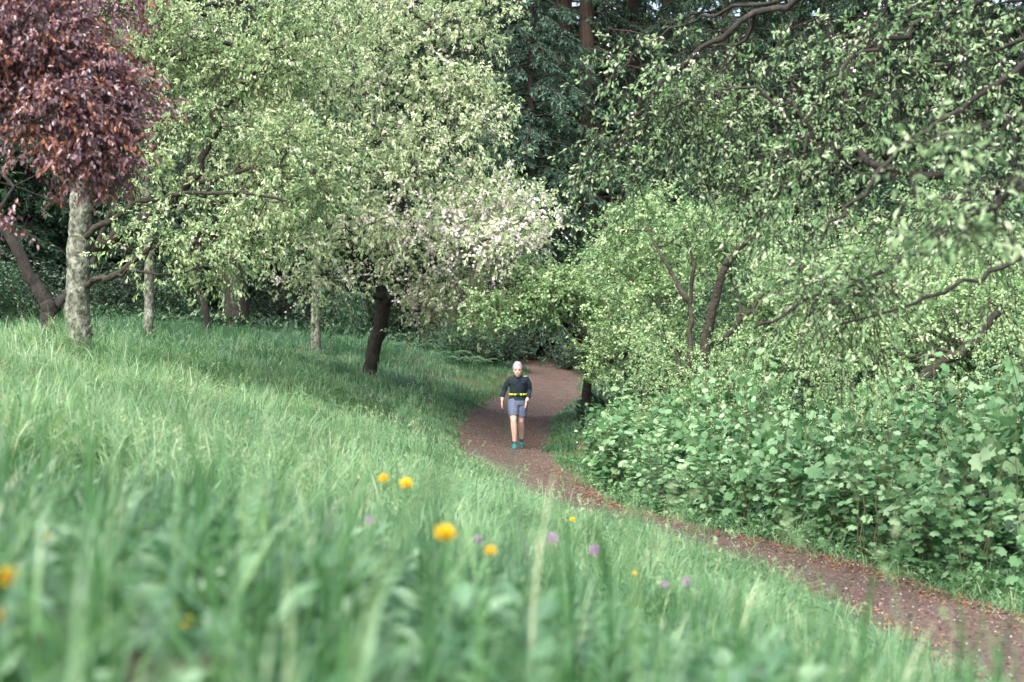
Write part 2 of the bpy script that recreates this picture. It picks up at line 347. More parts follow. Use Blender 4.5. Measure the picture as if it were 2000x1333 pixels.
def foliage(pos, dr, rng, tw=3, per=9, tlen=.4, L=.09, W=.042, droop=.6, up=0., sag=.1, tpl=LEAF4, tspread=1.0, tipc=1.0, scat=.012, twr=(.004, .0015), lpos=.15, nvert=.6, rr=(0, 1), zc=None, sub=0):
    """returns leaf geometry and twig geometry"""
    pos = np.repeat(pos, tw, 0); dr = np.repeat(dr, tw, 0); n = len(pos)
    td = unit(dr * .7 + rng.normal(size=(n, 3)) * .75 * tspread + np.array([0, 0, up]))
    tl = tlen * rng.uniform(.5, 1.3, n)[:, None]
    start = pos + rng.normal(size=(n, 3)) * .02
    end = start + td * tl; end[:, 2] -= sag * tl[:, 0]
    tv, tf = twig_geo(start, end, twr[0], twr[1])
    m = n * per
    t = lpos + (1.05 - lpos) * rng.uniform(0, 1, (m, 1)) ** tipc; s = np.repeat(start, per, 0); e = np.repeat(end, per, 0)
    c = s + (e - s) * t + rng.normal(size=(m, 3)) * scat
    tdr = np.repeat(td, per, 0)
    ld = unit(tdr * .55 + rng.normal(size=(m, 3)) * .62 + np.array([0, 0, -droop]))
    nn = rng.normal(size=(m, 3)) * .8 + np.array([0, 0, nvert])
    ll = L * rng.uniform(.65, 1.25, m)
    grp = np.repeat(rng.uniform(0, 1, n), per)                            # colour hangs together by twig
    rnd = np.clip(rr[0] + (rr[1] - rr[0]) * (grp * .6 + rng.uniform(0, 1, m) * .4), 0, 1)
    lv, lf, lr = leaf_geo(c, ld, nn, ll, ll * (W / L), tpl, rnd)
    return (lv, lf, lr), (tv, tf)

# ------------------------------------------------------------------ tree growth
def env_points(env, n, rng, lump=.9, shell=.45, thr=.42, zl=1.0):
    """env: list of (centre xyz, radii xyz, weight); lumpy sample biased outward"""
    env = [(np.asarray(c, float), np.asarray(r, float), w_) for c, r, w_ in env]
    ws = np.array([e[2] for e in env]); ws = ws / ws.sum(); out = []
    seed = rng.randint(0, 1000)
    while len(out) < n:
        c, r, _ = env[rng.choice(len(env), p=ws)]
        v = rng.normal(size=3); v /= np.linalg.norm(v); rad = rng.uniform() ** (shell)
        p = c + v * r * rad
        nv = noise.noise(Vector(p * lump * np.array([1, 1, zl])) + Vector((seed, 0, 0))) * .5 + .5
        if nv > thr + rng.uniform(-.12, .12) * 1.0: out.append(p)
    return np.array(out)

def grow(chains, targets, rng, bf=.35, step=.45, wig=.05, sag=0.0):
    """chains: list of polylines of fixed wood (first starts at the base; others start near an existing node)"""
    pos = []; par = []; plen = []
    def add(p, pa):
        pos.append(np.asarray(p, float)); par.append(pa)
        plen.append(0 if pa < 0 else plen[pa] + np.linalg.norm(pos[pa] - pos[-1])); return len(pos) - 1
    for ci, ch in enumerate(chains):
        ch = catmull(ch, 4)
        if ci == 0:
            k = add(ch[0], -1); st = 1
        else:
            k = int(np.argmin([np.linalg.norm(p - ch[0]) for p in pos])); st = 1
        for p in ch[st:]:
            k = add(p + rng.normal(size=3) * (.012 if ci == 0 else .032), k)
    first_free = max(1, int(len(catmull(chains[0], 4)) * .6))
    T = np.asarray(targets, float); N = len(T)
    cost = np.full(N, 1e9); bp = np.zeros(N, int)
    def relax(k):
        d = np.linalg.norm(T - pos[k], axis=1); c = d + bf * plen[k]
        m = c < cost; cost[m] = c[m]; bp[m] = k
    for k in range(first_free, len(pos)): relax(k)
    done = np.zeros(N, bool)
    for _ in range(N):
        c = np.where(done, 1e9, cost); j = int(c.argmin()); done[j] = True
        k = bp[j]; a = pos[k]; b = T[j]; L = np.linalg.norm(b - a); m = max(1, int(L / step))
        for i in range(1, m + 1):
            t = i / m; p = a + (b - a) * t
            if i < m: p = p + rng.normal(size=3) * wig * min(L, 1.5) + np.array([0, 0, .10 * L * math.sin(math.pi * t) - sag * 0])
            k = add(p, k); relax(k)
    return np.array(pos), np.array(par)

def wood(pos, par, base_r, tip_r=.004, flare=1.35, sides=7, mains=()):
    n = len(pos); kids = [[] for _ in range(n)]
    for i, p in enumerate(par):
        if p >= 0: kids[p].append(i)
    tips = sum(1 for k in kids if not k)
    pw = max(1.7, math.log(max(tips, 3)) / math.log(base_r / tip_r))
    r = np.zeros(n)
    for i in range(n - 1, -1, -1):
        r[i] = tip_r if not kids[i] else (sum(r[k] ** pw for k in kids[i])) ** (1 / pw) * 1.003
    r = np.minimum(r, base_r * 1.0)
    for (a, b, r0, r1) in mains:                                          # drawn limbs keep a steady taper
        for i in range(a, b): r[i] = max(r[i], r0 + (r1 - r0) * (i - a) / max(1, b - a))
    for i in range(min(3, n)):
        r[i] = base_r * (flare if i == 0 else 1.1 if i == 1 else 1.0)
    V, Fc = [], []; off = 0
    stack = [(0, None)]
    while stack:
        s, pa = stack.pop(); chain = [pa] if pa is not None else []; k = s
        while True:
            chain.append(k)
            if not kids[k]: break
            kk = sorted(kids[k], key=lambda q_: -r[q_])
            for o_ in kk[1:]: stack.append((o_, k))
            k = kk[0]
        rr = [r[c] for c in chain]
        if pa is not None: rr[0] = min(rr[0], rr[1] * 1.25)
        if len(chain) < 2: continue
        sd_ = sides if max(rr) > .05 else (5 if max(rr) > .012 else 3)
        cp = pos[chain]
        if max(rr) > .03:                                                  # finer rings with knots and swellings on the thick wood
            tt = np.arange(len(cp)); ti = np.linspace(0, len(cp) - 1, (len(cp) - 1) * 3 + 1)
            cp = np.stack([np.interp(ti, tt, cp[:, a]) for a in range(3)], 1); rr = np.interp(ti, tt, rr)
            v, f = tube_geo(cp, rr, 12); rk = np.random.RandomState(len(cp) + s)
            ctr = np.repeat(cp, 12, 0); rel = v - ctr; ph = np.repeat(rk.normal(size=len(cp)), 12) * .015
            bumps = np.array([noise.noise(Vector(q * 4.5)) for q in v]) * .10 + np.array([noise.noise(Vector(q * 14)) for q in v]) * .12
            v = ctr + rel * (1 + ph + bumps)[:, None]
        else: v, f = tube_geo(cp, rr, sd_)
        V.append(v); Fc.append(f + off); off += len(v)
    wood.first = (len(V[0]), len(Fc[0]))
    return np.concatenate(V), np.concatenate(Fc), r, kids

def make_tree(name, label, cat, chains, targets, base_r, leafspec, leaf_m, bark_m, seed=0, group=None, bf=.35, step=.45, wig=.05,
              tip_r=.004, leaf_rmax=.02, crown_name='crown', blossom=None, origin=None, sides=8, keep=1.0, trunk_taper=.55, limb_r=None, limb_m=None):
    rng = np.random.RandomState(seed)
    base = np.asarray(chains[0][0], float) if origin is None else np.asarray(origin, float)
    pos, par = grow(chains, targets, rng, bf, step, wig)
    n0 = len(catmull(chains[0], 4)); mains = [(0, n0, base_r, base_r * trunk_taper)]
    if limb_r:
        a = n0
        for ch_, lr_ in zip(chains[1:], limb_r):
            m_ = len(catmull(ch_, 4)) - 1; mains.append((a, a + m_, lr_, lr_ * .3)); a += m_
    wv, wf, r, kids = wood(pos, par, base_r, tip_r, sides=sides, mains=mains)
    dr = np.zeros_like(pos); ok = par >= 0; dr[ok] = unit(pos[ok] - pos[par[ok]])
    sel = (r < leaf_rmax) & ok
    if keep < 1: sel &= rng.uniform(size=len(pos)) < keep
    (lv, lf, lr), (tv, tf) = foliage(pos[sel], dr[sel], rng, **leafspec)
    root = empty(name, base, label, cat, group)
    v0, f0 = wood.first
    obj('trunk', mk_mesh(name + '_trunk', [(wv[:v0] - base, wf[:f0], None, 0), (wv[v0:] - base, wf[f0:] - v0, None, 1), (tv - base, tf, None, 1)], [bark_m, limb_m or bark_m], True), root)
    obj(crown_name, mk_mesh(name + '_crown', [(lv - base, lf, lr, 0)], [leaf_m]), root)
    if blossom:
        bsel = sel & blossom['where'](pos)
        sp = dict(blossom['spec'])
        (bv, bf_, br), _t = foliage(pos[bsel], dr[bsel], rng, **sp)
        obj('blossom', mk_mesh(name + '_blossom', [(bv - base, bf_, br, 0)], [blossom['mat']]), root)
    return root

def px_env(lst):
    """(px, py, depth, rx_px, rz_px, ry_m, weight)"""
    return [(P(px, py, d), (rx / F * d, ry, rz / F * d), w_) for px, py, d, rx, rz, ry, w_ in lst]

#@@OBJECTS
def base_at(px, d, sink=.12):
    x = (px - CX) / F * d; return np.array([x, d, gz(x, d) - sink])
def chain(base, *pts): return [base] + [P(*p) for p in pts]

# ------------------------------------------------------------------ the nearer trees
CH = dict(tw=3, per=11, tlen=.45, L=.105, W=.046, droop=.85, sag=.12, up=.15, tpl=LEAF4, nvert=.7, tipc=.55, lpos=.25)
rs = np.random.RandomState(11)
# big cherry with the leaning dark trunk, blossoms on its lower right side
b = base_at(719, 30)
ch = [chain(b, (728, 690, 30), (742, 640, 30), (748, 600, 30), (740, 560, 30)),
      [P(748, 602, 30), P(790, 560, 29.6), P(850, 515, 29), P(905, 478, 28.5), P(960, 440, 28)],
      [P(742, 565, 30), P(690, 480, 29.5), P(660, 380, 29), P(640, 260, 29), P(625, 120, 29)],
      [P(745, 570, 30), P(775, 450, 30), P(810, 320, 30), P(835, 180, 29.5), P(850, 60, 29)],
      [P(748, 590, 30), P(700, 570, 29), P(640, 548, 28), P(580, 540, 27.4)],
      [P(775, 450, 30), P(850, 400, 29), P(960, 380, 28), P(1030, 370, 27.6)]]
env = px_env([(760, 130, 29, 200, 210, 2.6, 3.4), (840, 320, 28.5, 180, 160, 2.6, 3.2), (950, 455, 28, 160, 105, 2.2, 2.9), (690, 420, 28.5, 170, 140, 2.4, 2.4),
              (600, 200, 29, 170, 220, 2.6, 2.8), (920, 570, 28.5, 150, 75, 1.8, 1.8), (650, 520, 28, 130, 60, 1.6, .9), (935, 200, 28.5, 65, 60, 1.0, .8), (880, 30, 29, 130, 60, 2, 1.5), (720, 0, 29, 220, 100, 2.5, 1.3), (830, 600, 29, 80, 45, 1.2, .5),
              (560, 330, 28, 150, 120, 2, 1.6), (1020, 420, 28, 80, 70, 1, .8)])
tg_ = env_points(env, 1500, rs, thr=.51, lump=.75, zl=2.2)
def bwhere(p):
    px = p[:, 0] / p[:, 1] * F + CX; py = HY - p[:, 2] / p[:, 1] * F
    q = np.exp(-(((px - 965) / 170) ** 2 + ((py - 480) / 125) ** 2)) * 1.05 + np.exp(-(((px - 800) / 180) ** 2 + ((py - 560) / 100) ** 2)) * .35 + .06
    return np.random.RandomState(5).uniform(size=len(p)) < q
make_tree('cherry_tree', 'large spreading cherry on a leaning dark trunk, pale blossom on its right side', 'tree', ch, tg_, .15, dict(CH, L=.088, W=.038, per=12, tw=4, tlen=.5), M['cherry_leaf_pale'], M['bark_dark'], 1,
          blossom=dict(where=bwhere, mat=M['blossom'], spec=dict(tw=4, per=8, tlen=.5, L=.060, W=.060, droop=.35, sag=.15, tpl=STAR5)), tip_r=.0045, limb_r=[.06, .07, .08, .035, .05])

# cherry with the thick pale lichen trunk at the left, mossy limbs to the right
b = base_at(152, 22)
ch = [chain(b, (152, 600, 22), (154, 520, 22), (156, 440, 22), (160, 380, 22), (175, 300, 22.3)),
      [P(160, 470, 22), P(200, 440, 21.8), P(260, 405, 21.5), P(340, 385, 21.2), P(460, 376, 21), P(560, 386, 20.8)],
      [P(156, 500, 22), P(205, 478, 22.2), P(260, 440, 22.5), P(330, 408, 22.8), P(420, 400, 23), P(500, 360, 23)],
      [P(154, 560, 22), P(200, 545, 21.6), P(250, 533, 21.2), P(340, 536, 21), P(430, 533, 20.8)],
      [P(175, 300, 22.3), P(250, 200, 22.5), P(330, 110, 23), P(420, 20, 23)],
      [P(175, 300, 22.3), P(240, 260, 24), P(350, 230, 25), P(480, 180, 25.5)]]
env = px_env([(430, 150, 23.5, 180, 180, 2.2, 3), (350, 330, 22, 150, 90, 1.6, 1.3), (560, 330, 22.5, 140, 110, 1.6, 1.7), (300, 60, 23.5, 160, 120, 2, 1.5), (560, 110, 24, 130, 150, 1.8, 2),
              (310, 470, 21, 90, 45, 1.0, .35), (430, 500, 21, 100, 50, 1.0, .5), (520, 440, 21.5, 100, 70, 1.0, .7)])
tg_ = env_points(env, 1000, rs, thr=.50, lump=.75, zl=2.2)
make_tree('cherry_tree', 'cherry with a thick pale lichen covered trunk and mossy limbs reaching right', 'tree', ch, tg_, .20, dict(CH, L=.074, W=.032, per=12, tw=4, tlen=.5), M['cherry_leaf'], M['bark_lichen'], 2,
          blossom=dict(where=lambda p: np.random.RandomState(6).uniform(size=len(p)) < .10, mat=M['blossom'], spec=dict(tw=1, per=7, tlen=.25, L=.045, W=.045, droop=.3, tpl=STAR5)), trunk_taper=.72, limb_r=[.055, .045, .03, .08, .07], limb_m=M['bark_moss'])

# dark forked tree beside it
b = base_at(97, 25)
ch = [chain(b, (95, 620, 25), (90, 590, 25), (60, 540, 25), (20, 460, 25), (-40, 380, 25)),
      [P(95, 610, 25), P(125, 580, 25.4), P(175, 520, 25.8), (P(205, 440, 26)), P(230, 340, 26)]]
env = px_env([(-60, 250, 25, 160, 150, 2, 1), (240, 230, 26.5, 150, 150, 2, 1), (60, 150, 27, 180, 150, 2, 1)])
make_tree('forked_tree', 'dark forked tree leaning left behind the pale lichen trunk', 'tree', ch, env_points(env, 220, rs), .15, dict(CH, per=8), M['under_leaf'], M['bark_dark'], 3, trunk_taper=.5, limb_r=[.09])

# purple plum, its trunk just outside the frame on the left
b = base_at(-290, 13)
ch = [chain(b, (-285, 640, 13), (-280, 420, 13), (-250, 250, 13)),
      [P(-280, 400, 13), P(-120, 200, 12.8), P(20, 80, 12.5), P(120, 10, 12.5)],
      [P(-280, 420, 13), P(-180, 415, 12.6), P(-50, 440, 12.4)]]
env = px_env([(60, 110, 12.6, 200, 130, 1.0, 4), (150, 230, 12.4, 130, 80, .8, 1.5), (215, 190, 12.6, 88, 100, .6, 1.3), (-120, 130, 13, 170, 130, 1.2, 2), (90, -40, 12.8, 220, 90, 1.1, 1.8), (160, 305, 12.3, 95, 50, .4, .7), (-5, 437, 12.3, 22, 10, .15, .05)])
make_tree('purple_plum_tree', 'purple leaved tree hanging in from the upper left corner', 'tree', ch, env_points(env, 800, rs, thr=.38), .15,
          dict(tw=5, per=14, tlen=.32, L=.050, W=.024, droop=1.1, sag=.2, tpl=LEAF7, nvert=.5), M['plum_leaf'], M['bark_dark'], 4, step=.3)

# tall pale trunk left of the leaning cherry
b = base_at(617, 36)
ch = [chain(b, (617, 620, 36), (620, 520, 36), (626, 420, 36), (640, 250, 36)),
      [P(620, 560, 36), P(650, 540, 35.5), P(700, 520, 35)], [P(618, 600, 36), P(660, 590, 35), P(700, 610, 34.6)]]
env = px_env([(640, 250, 36, 150, 180, 2, 1.5), (655, 600, 35, 70, 45, 1, .5), (560, 420, 36, 130, 90, 1.5, .6)])
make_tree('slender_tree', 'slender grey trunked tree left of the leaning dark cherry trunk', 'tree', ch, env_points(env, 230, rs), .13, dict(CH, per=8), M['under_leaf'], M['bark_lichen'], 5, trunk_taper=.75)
b = base_at(290, 34)
ch = [chain(b, (291, 600, 34), (290, 500, 34), (285, 380, 34), (280, 200, 34))]
env = px_env([(290, 260, 34, 170, 180, 2.5, 1), (330, 430, 34, 130, 60, 1.5, .3)])
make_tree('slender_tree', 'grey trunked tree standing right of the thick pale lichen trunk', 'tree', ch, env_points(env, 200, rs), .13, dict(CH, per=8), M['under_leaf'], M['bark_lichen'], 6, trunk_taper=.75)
b = base_at(407, 38)
ch = [chain(b, (400, 600, 38), (385, 560, 38), (390, 500, 38), (370, 420, 38))]
env = px_env([(380, 330, 38, 160, 120, 2, 1)])
make_tree('crooked_tree', 'thin dark crooked trunk at the wood edge under the mossy limbs', 'tree', ch, env_points(env, 140, rs), .10, dict(CH, per=8), M['dark_leaf'], M['bark_dark'], 7)

# hawthorn-like mossy trees at the right of the path
HW = dict(tw=4, per=13, tlen=.36, L=.062, W=.042, droop=.35, sag=.15, up=.2, tpl=LEAF4, tspread=1.0, nvert=.8)
b = base_at(1365, 24.5)  # two pruned limbs
ch = [chain(b, (1375, 700, 24.5), (1390, 620, 24.4), (1402, 560, 24.3), (1418, 520, 24.2), (1440, 490, 24.1), (1472, 460, 24)),
      [P(1370, 740, 24.5), P(1350, 690, 24.8), P(1350, 600, 25), P(1352, 520, 25), P(1345, 470, 25)],
      [P(1375, 700, 24.5), P(1430, 640, 24.8), P(1500, 570, 25), P(1560, 530, 25)],
      [P(1350, 600, 25), P(1300, 520, 25.5), P(1260, 450, 26)]]
env = px_env([(1290, 470, 27, 150, 95, 1.5, 2.6), (1430, 460, 27, 110, 70, 1.2, 1.6), (1260, 600, 27, 120, 110, 1.3, 2.2), (1320, 700, 26.8, 110, 80, 1.0, 1.3), (1480, 600, 26.8, 100, 110, 1.2, 1.6), (1300, 390, 27, 70, 30, .8, .5), (1180, 690, 27.5, 60, 60, 1, .5)])
make_tree('hawthorn_tree', 'mossy hawthorn with two cut limbs rising above the leafy thicket', 'tree', ch, env_points(env, 620, rs, lump=1.2, thr=.49), .10, HW, M['haw_leaf'], M['bark_moss'], 8, step=.3, tip_r=.0026, leaf_rmax=.014, trunk_taper=.42, limb_r=[.06, .05, .04])
b = base_at(1146, 31)
ch = [chain(b, (1147, 760, 31), (1150, 700, 31), (1140, 640, 31)),
      [P(1150, 700, 31), P(1100, 620, 29.6), P(1030, 560, 28), P(960, 570, 27)],
      [P(1150, 720, 31), P(1225, 690, 29.4), P(1200, 650, 29.2), P(1175, 610, 29)]]
env = px_env([(1040, 565, 27.6, 105, 50, 1.0, 2.4), (955, 600, 26.9, 55, 50, .7, .8), (1130, 590, 28.8, 90, 65, 1.2, 1.5), (1200, 680, 30.6, 60, 60, .7, .9), (1180, 520, 32, 90, 60, 1.2, 1)])
make_tree('hawthorn_tree', 'small hawthorn arching over the path from the short dark trunk behind the walker', 'tree', ch, env_points(env, 470, rs, lump=1.3, thr=.44), .115, HW, M['haw_leaf'], M['bark_moss'], 9, step=.3, limb_r=[.06, .06])
for k, (lab, bpx, bd, mid, envl) in enumerate([
    ('mossy hawthorn with a dark limb slanting up to the right near the right edge', 1780, 20.5, [(1795, 760, 20.5), (1850, 705, 20.4), (1900, 670, 20.3), (1950, 610, 20.2)],
     [(1830, 640, 21.5, 150, 110, 1.3, 2), (1950, 600, 21.5, 130, 120, 1.3, 1.5), (1700, 660, 21.8, 90, 80, 1.1, 1)]),
    ('bright hawthorn between the two cut limbs and the overhanging boughs', 1590, 24, [(1600, 760, 24), (1600, 680, 24), (1640, 600, 24)],
     [(1600, 640, 24, 110, 110, 1.4, 2), (1680, 560, 24.5, 110, 90, 1.4, 1.5), (1560, 540, 25, 90, 70, 1.2, 1)]),
    ('pale hawthorn standing behind the right end of the thicket', 1960, 24, [(1960, 760, 24), (1930, 650, 24), (1900, 560, 24)],
     [(1900, 520, 24, 130, 90, 1.5, 1.5), (2040, 620, 24, 120, 160, 1.5, 1.5), (1800, 560, 25, 110, 80, 1.5, 1)])]):
    b = base_at(bpx, bd)
    make_tree('hawthorn_tree', lab, 'tree', [chain(b, *mid)], env_points(px_env(envl), 330, rs, lump=1.3), .10, HW, M['haw_leaf'], M['bark_moss'], 20 + k, step=.3)

# weeping cherry: trunk outside the frame on the right, boughs arching in from the upper right
b = base_at(2330, 12.5)
ch = [chain(b, (2330, 700, 12.5), (2310, 400, 12.5), (2260, 100, 12.5), (2180, -120, 12.5)),
      [P(2260, 100, 12.5), P(2050, -40, 12.8), P(1800, -60, 13), P(1600, -20, 13.2), P(1480, 30, 13.3), P(1370, 100, 13.4), P(1270, 180, 13.4), P(1215, 260, 13.4), P(1195, 330, 13.4)],
      [P(2050, -40, 12.8), P(1880, 20, 12.3), P(1740, 70, 12), P(1640, 140, 11.9), P(1580, 220, 11.9), P(1560, 300, 11.9)],
      [P(2260, 100, 12.5), P(2060, 110, 11.8), P(1900, 190, 11.4), P(1780, 280, 11.2), P(1680, 380, 11.1), P(1600, 470, 11.1)],
      [P(2310, 400, 12.5), P(2120, 330, 11.8), P(1960, 380, 11.4), P(1830, 470, 11.2), P(1700, 540, 11), P(1560, 600, 11), P(1480, 650, 11)],
      [P(2310, 400, 12.5), P(2180, 420, 11.6), P(2020, 500, 11), P(1900, 540, 10.8), P(1780, 590, 10.8), P(1640, 640, 10.8)],
      [P(1800, -60, 13), P(1690, 60, 13.6), P(1650, 180, 13.8), P(1640, 330, 13.8), P(1600, 430, 13.8)],
      [P(1600, -20, 13.2), P(1430, 20, 14), P(1330, 40, 14.4), P(1240, 100, 14.6), P(1180, 180, 14.6)]]
env = px_env([(1330, 140, 13.6, 180, 110, 1, 2.4), (1240, 260, 13.6, 120, 110, .8, 1.3), (1500, 150, 13.5, 190, 160, 1.2, 2.1), (1700, 150, 12.5, 230, 170, 1.4, 2.4), (1620, 380, 12, 160, 120, 1, 1.3),
              (1850, 380, 11.5, 190, 140, 1, 2.1), (1900, 120, 12, 180, 150, 1.3, 2), (1720, 560, 11, 210, 70, .6, 1.6), (1930, 540, 10.8, 130, 80, .7, 1.1), (1450, 340, 13.5, 130, 80, .8, .8)])
make_tree('weeping_cherry_tree', 'weeping cherry whose thin boughs hang in from the upper right corner', 'tree', ch, env_points(env, 1300, rs, lump=1.1, thr=.53, zl=1.5), .12,
          dict(tw=2, per=12, tlen=.55, L=.052, W=.023, droop=.5, sag=.75, tpl=LEAF7, nvert=.8, lpos=.1, tspread=.8, twr=(.005, .002)), M['weep_leaf'], M['bark_dark'], 10, step=.28, wig=.10, bf=.2, tip_r=.0018, leaf_rmax=.006, keep=.60, limb_r=[.042, .026, .030, .030, .026, .022, .022],
          blossom=dict(where=lambda p: np.random.RandomState(8).uniform(size=len(p)) < .14, mat=M['blossom'], spec=dict(tw=1, per=4, tlen=.2, L=.028, W=.028, droop=.6, tpl=STAR5)))
# a nearer bough, out of focus, from a tree standing right of the camera
b = base_at(2900, 5.6)
ch = [chain(b, (2850, 600, 5.7), (2700, 350, 5.8)),
      [P(2700, 350, 5.8), P(2350, 330, 5.9), P(2050, 380, 6), P(1900, 420, 6.1), P(1780, 480, 6.2)],
      [P(2350, 330, 5.9), P(2100, 240, 6), P(1950, 230, 6.2), P(1830, 270, 6.3), P(1740, 320, 6.4)]]
env = px_env([(1900, 440, 6.1, 120, 40, .3, 1), (1870, 270, 6.2, 100, 60, .3, 1), (2080, 300, 6, 100, 120, .4, 1)])
make_tree('young_cherry_tree', 'near out of focus bough with broad leaves at the right edge', 'tree', ch, env_points(env, 34, rs, lump=2), .09,
          dict(tw=2, per=4, tlen=.16, L=.055, W=.024, droop=.4, sag=.3, tpl=LEAF7), M['weep_leaf'], M['bark_dark'], 12, step=.2, tip_r=.002, leaf_rmax=.010, bf=.2)

# ------------------------------------------------------------------ conifers behind
def conifer_mesh(seed, H=27, r0=.38, zlow=2.5, Lmax=4.6, nb=95, weep=.35, bark='bark_dark', ndl='needle'):
    rng = np.random.RandomState(seed)
    tv, tf = tube_geo([(0, 0, -.5), (0, 0, .3), (.05, .03, H * .3), (0, .08, H * .6), (.03, 0, H * .85), (0, 0, H)], [r0 * 1.35, r0 * 1.08, r0 * .85, r0 * .55, r0 * .25, .02], 12)
    TV, TF = [tv], [tf]; off = len(tv); A_, B_, C, D, Nn, Lf = [], [], [], [], [], []
    for i in range(nb):
        z = zlow + (H - zlow) * ((i + rng.uniform(0, .8)) / nb) ** 1.1
        az = i * 2.4 + rng.uniform(-.4, .4); fr = (H - z) / (H - zlow)
        L = Lmax * min(1, fr * 1.3 + .08) * rng.uniform(.7, 1.1)
        dirx = np.array([math.cos(az), math.sin(az), 0])
        t = np.linspace(0, 1, 6)[:, None]
        pts = np.array([0, 0, z]) + dirx * L * t + np.array([0, 0, 1]) * (L * (.12 * t - weep * t ** 1.8))
        v, f = tube_geo(pts, np.linspace(.045 * fr + .02, .008, 6), 4); TV.append(v); TF.append(f + off); off += len(v)
        side = np.array([-dirx[1], dirx[0], 0]); nbk = int(8 + L * 4)
        for j in range(nbk):
            u = rng.uniform(.12, 1); k = u * 5; k0 = min(int(k), 4); p = pts[k0] + (pts[k0 + 1] - pts[k0]) * (k - k0)
            sgn = 1 if j % 2 else -1; bl = (1.15 - u * .75) * L * .26 * rng.uniform(.6, 1.2)
            dd = unit(side * sgn + dirx * .7 + np.array([0, 0, -.35 - weep * .6 + rng.uniform(-.15, .15)]))
            A_.append(p); B_.append(p + dd * bl)
            m = int(11 + bl * 30); tt = rng.uniform(.05, 1.05, m)[:, None]
            cc = p + dd * bl * tt; cc[:, 2] -= .18 * bl * tt[:, 0] ** 2
            C.append(cc); D.append(dd * .6 + rng.normal(size=(m, 3)) * .6 + np.array([0, 0, -.5])); Lf.append(rng.uniform(.10, .21, m))
    A_, B_ = np.array(A_), np.array(B_); C = np.concatenate(C); D = np.concatenate(D); Lf = np.concatenate(Lf)
    Nn = rng.normal(size=C.shape) * .7 + np.array([0, 0, .6])
    wv, wf = twig_geo(A_, B_, .012, .004)
    lv, lf, lr = leaf_geo(C, D, Nn, Lf, Lf * .30, LEAF4, rng.uniform(0, 1, len(C)))
    trunk = mk_mesh('conifer_trunk', [(np.concatenate(TV), np.concatenate(TF), None, 0), (wv, wf, None, 0)], [M[bark]], True)
    return trunk, mk_mesh('conifer_crown', [(lv, lf, lr, 0)], [M[ndl]])
CON = [conifer_mesh(1, 27, .30, 1.0, 5.6, 150, .42), conifer_mesh(2, 25, .26, .6, 5.0, 150, .36), conifer_mesh(3, 30, .42, 5.0, 4.6, 90, .40), conifer_mesh(4, 17, .20, .6, 4.4, 150, .50, ndl='needle_blue'), conifer_mesh(3, 30, .42, 5.0, 4.6, 90, .40, bark='bark_red')]
conifers = [  # px, depth, mesh, scale, rotation, label
 (1146, 60, 4, 1.05, 0.3, 'tall conifer whose reddish trunk stands left of the weeping boughs'),
 (1103, 68, 4, 1.35, 1.9, 'thickest brown conifer trunk at the top centre of the picture'),
 (1238, 62, 2, .95, 2.4, 'conifer with a dark straight trunk above the light hawthorn crown'),
 (1040, 50, 3, 1.0, .9, 'blue green drooping conifer behind the top right of the blossoming cherry'),
 (1300, 66, 2, .9, 3.3, 'dark conifer trunk right of the straight one above the hawthorn crown'),
 (1225, 74, 4, 1.1, 4.4, 'brown conifer trunk at the top edge right of the thickest one'),
 (960, 56, 0, 1.0, .1, 'dark conifer behind the gap between big cherry and reddish trunk'),
 (1420, 56, 1, 1.0, 1.1, 'dark conifer behind the middle of the weeping boughs'),
 (1560, 60, 0, 1.05, 2.0, 'dark conifer right of the middle of the weeping boughs'),
 (1700, 54, 1, 1.1, 5.0, 'dark conifer behind the right hand weeping boughs'),
 (1860, 58, 0, 1.1, 3.9, 'dark conifer behind the upper right corner foliage'),
 (2010, 50, 1, 1.1, 2.9, 'dark conifer at the far right edge of the wood'),
 (460, 43, 2, .9, 2.2, 'stout dark trunk at the wood edge below the cherry limbs'),
 (350, 52, 0, .9, 1.2, 'dark conifer behind the crooked trunk on the left'),
 (220, 50, 1, 1.0, .7, 'dark conifer in the shade right of the pale lichen trunk'),
 (60, 46, 0, 1.0, 2.7, 'dark conifer in the shade behind the forked tree'),
 (-120, 44, 1, 1.1, 5.4, 'dark conifer at the left edge of the wood'),
 (560, 56, 1, 1.0, 4.0, 'dark conifer behind the slender grey trunk'),
 (690, 60, 0, 1.0, 3.0, 'dark conifer deep behind the leaning cherry trunk'),
 (830, 64, 1, 1.0, 2.0, 'dark conifer behind the blossoming lower boughs of the big cherry'),
 (900, 78, 0, 1.1, .5, 'conifer closing the wood beyond the bend of the path'),
]
GC = 'conifers in the wood behind the meadow'
far_label = 'dark conifer far back in the wood, half hidden by the nearer ones'
for i in range(22):
    d = 78 + (i * 7919 % 23); conifers.append((-220 + i * 118 + (i * 37 % 50), d, i % 2, 1.0 + (i * 13 % 7) * .05, i * 1.7, far_label))
first = {}
for px, d, k, s, rot, lab in conifers:
    x = (px - CX) / F * d
    r_ = empty('conifer', (x, d, gz(x, d)), lab, 'conifer', GC); r_.rotation_euler = (0, 0, rot); r_.scale = (s, s, s)
    obj('trunk', CON[k][0], r_); obj('crown', CON[k][1], r_)

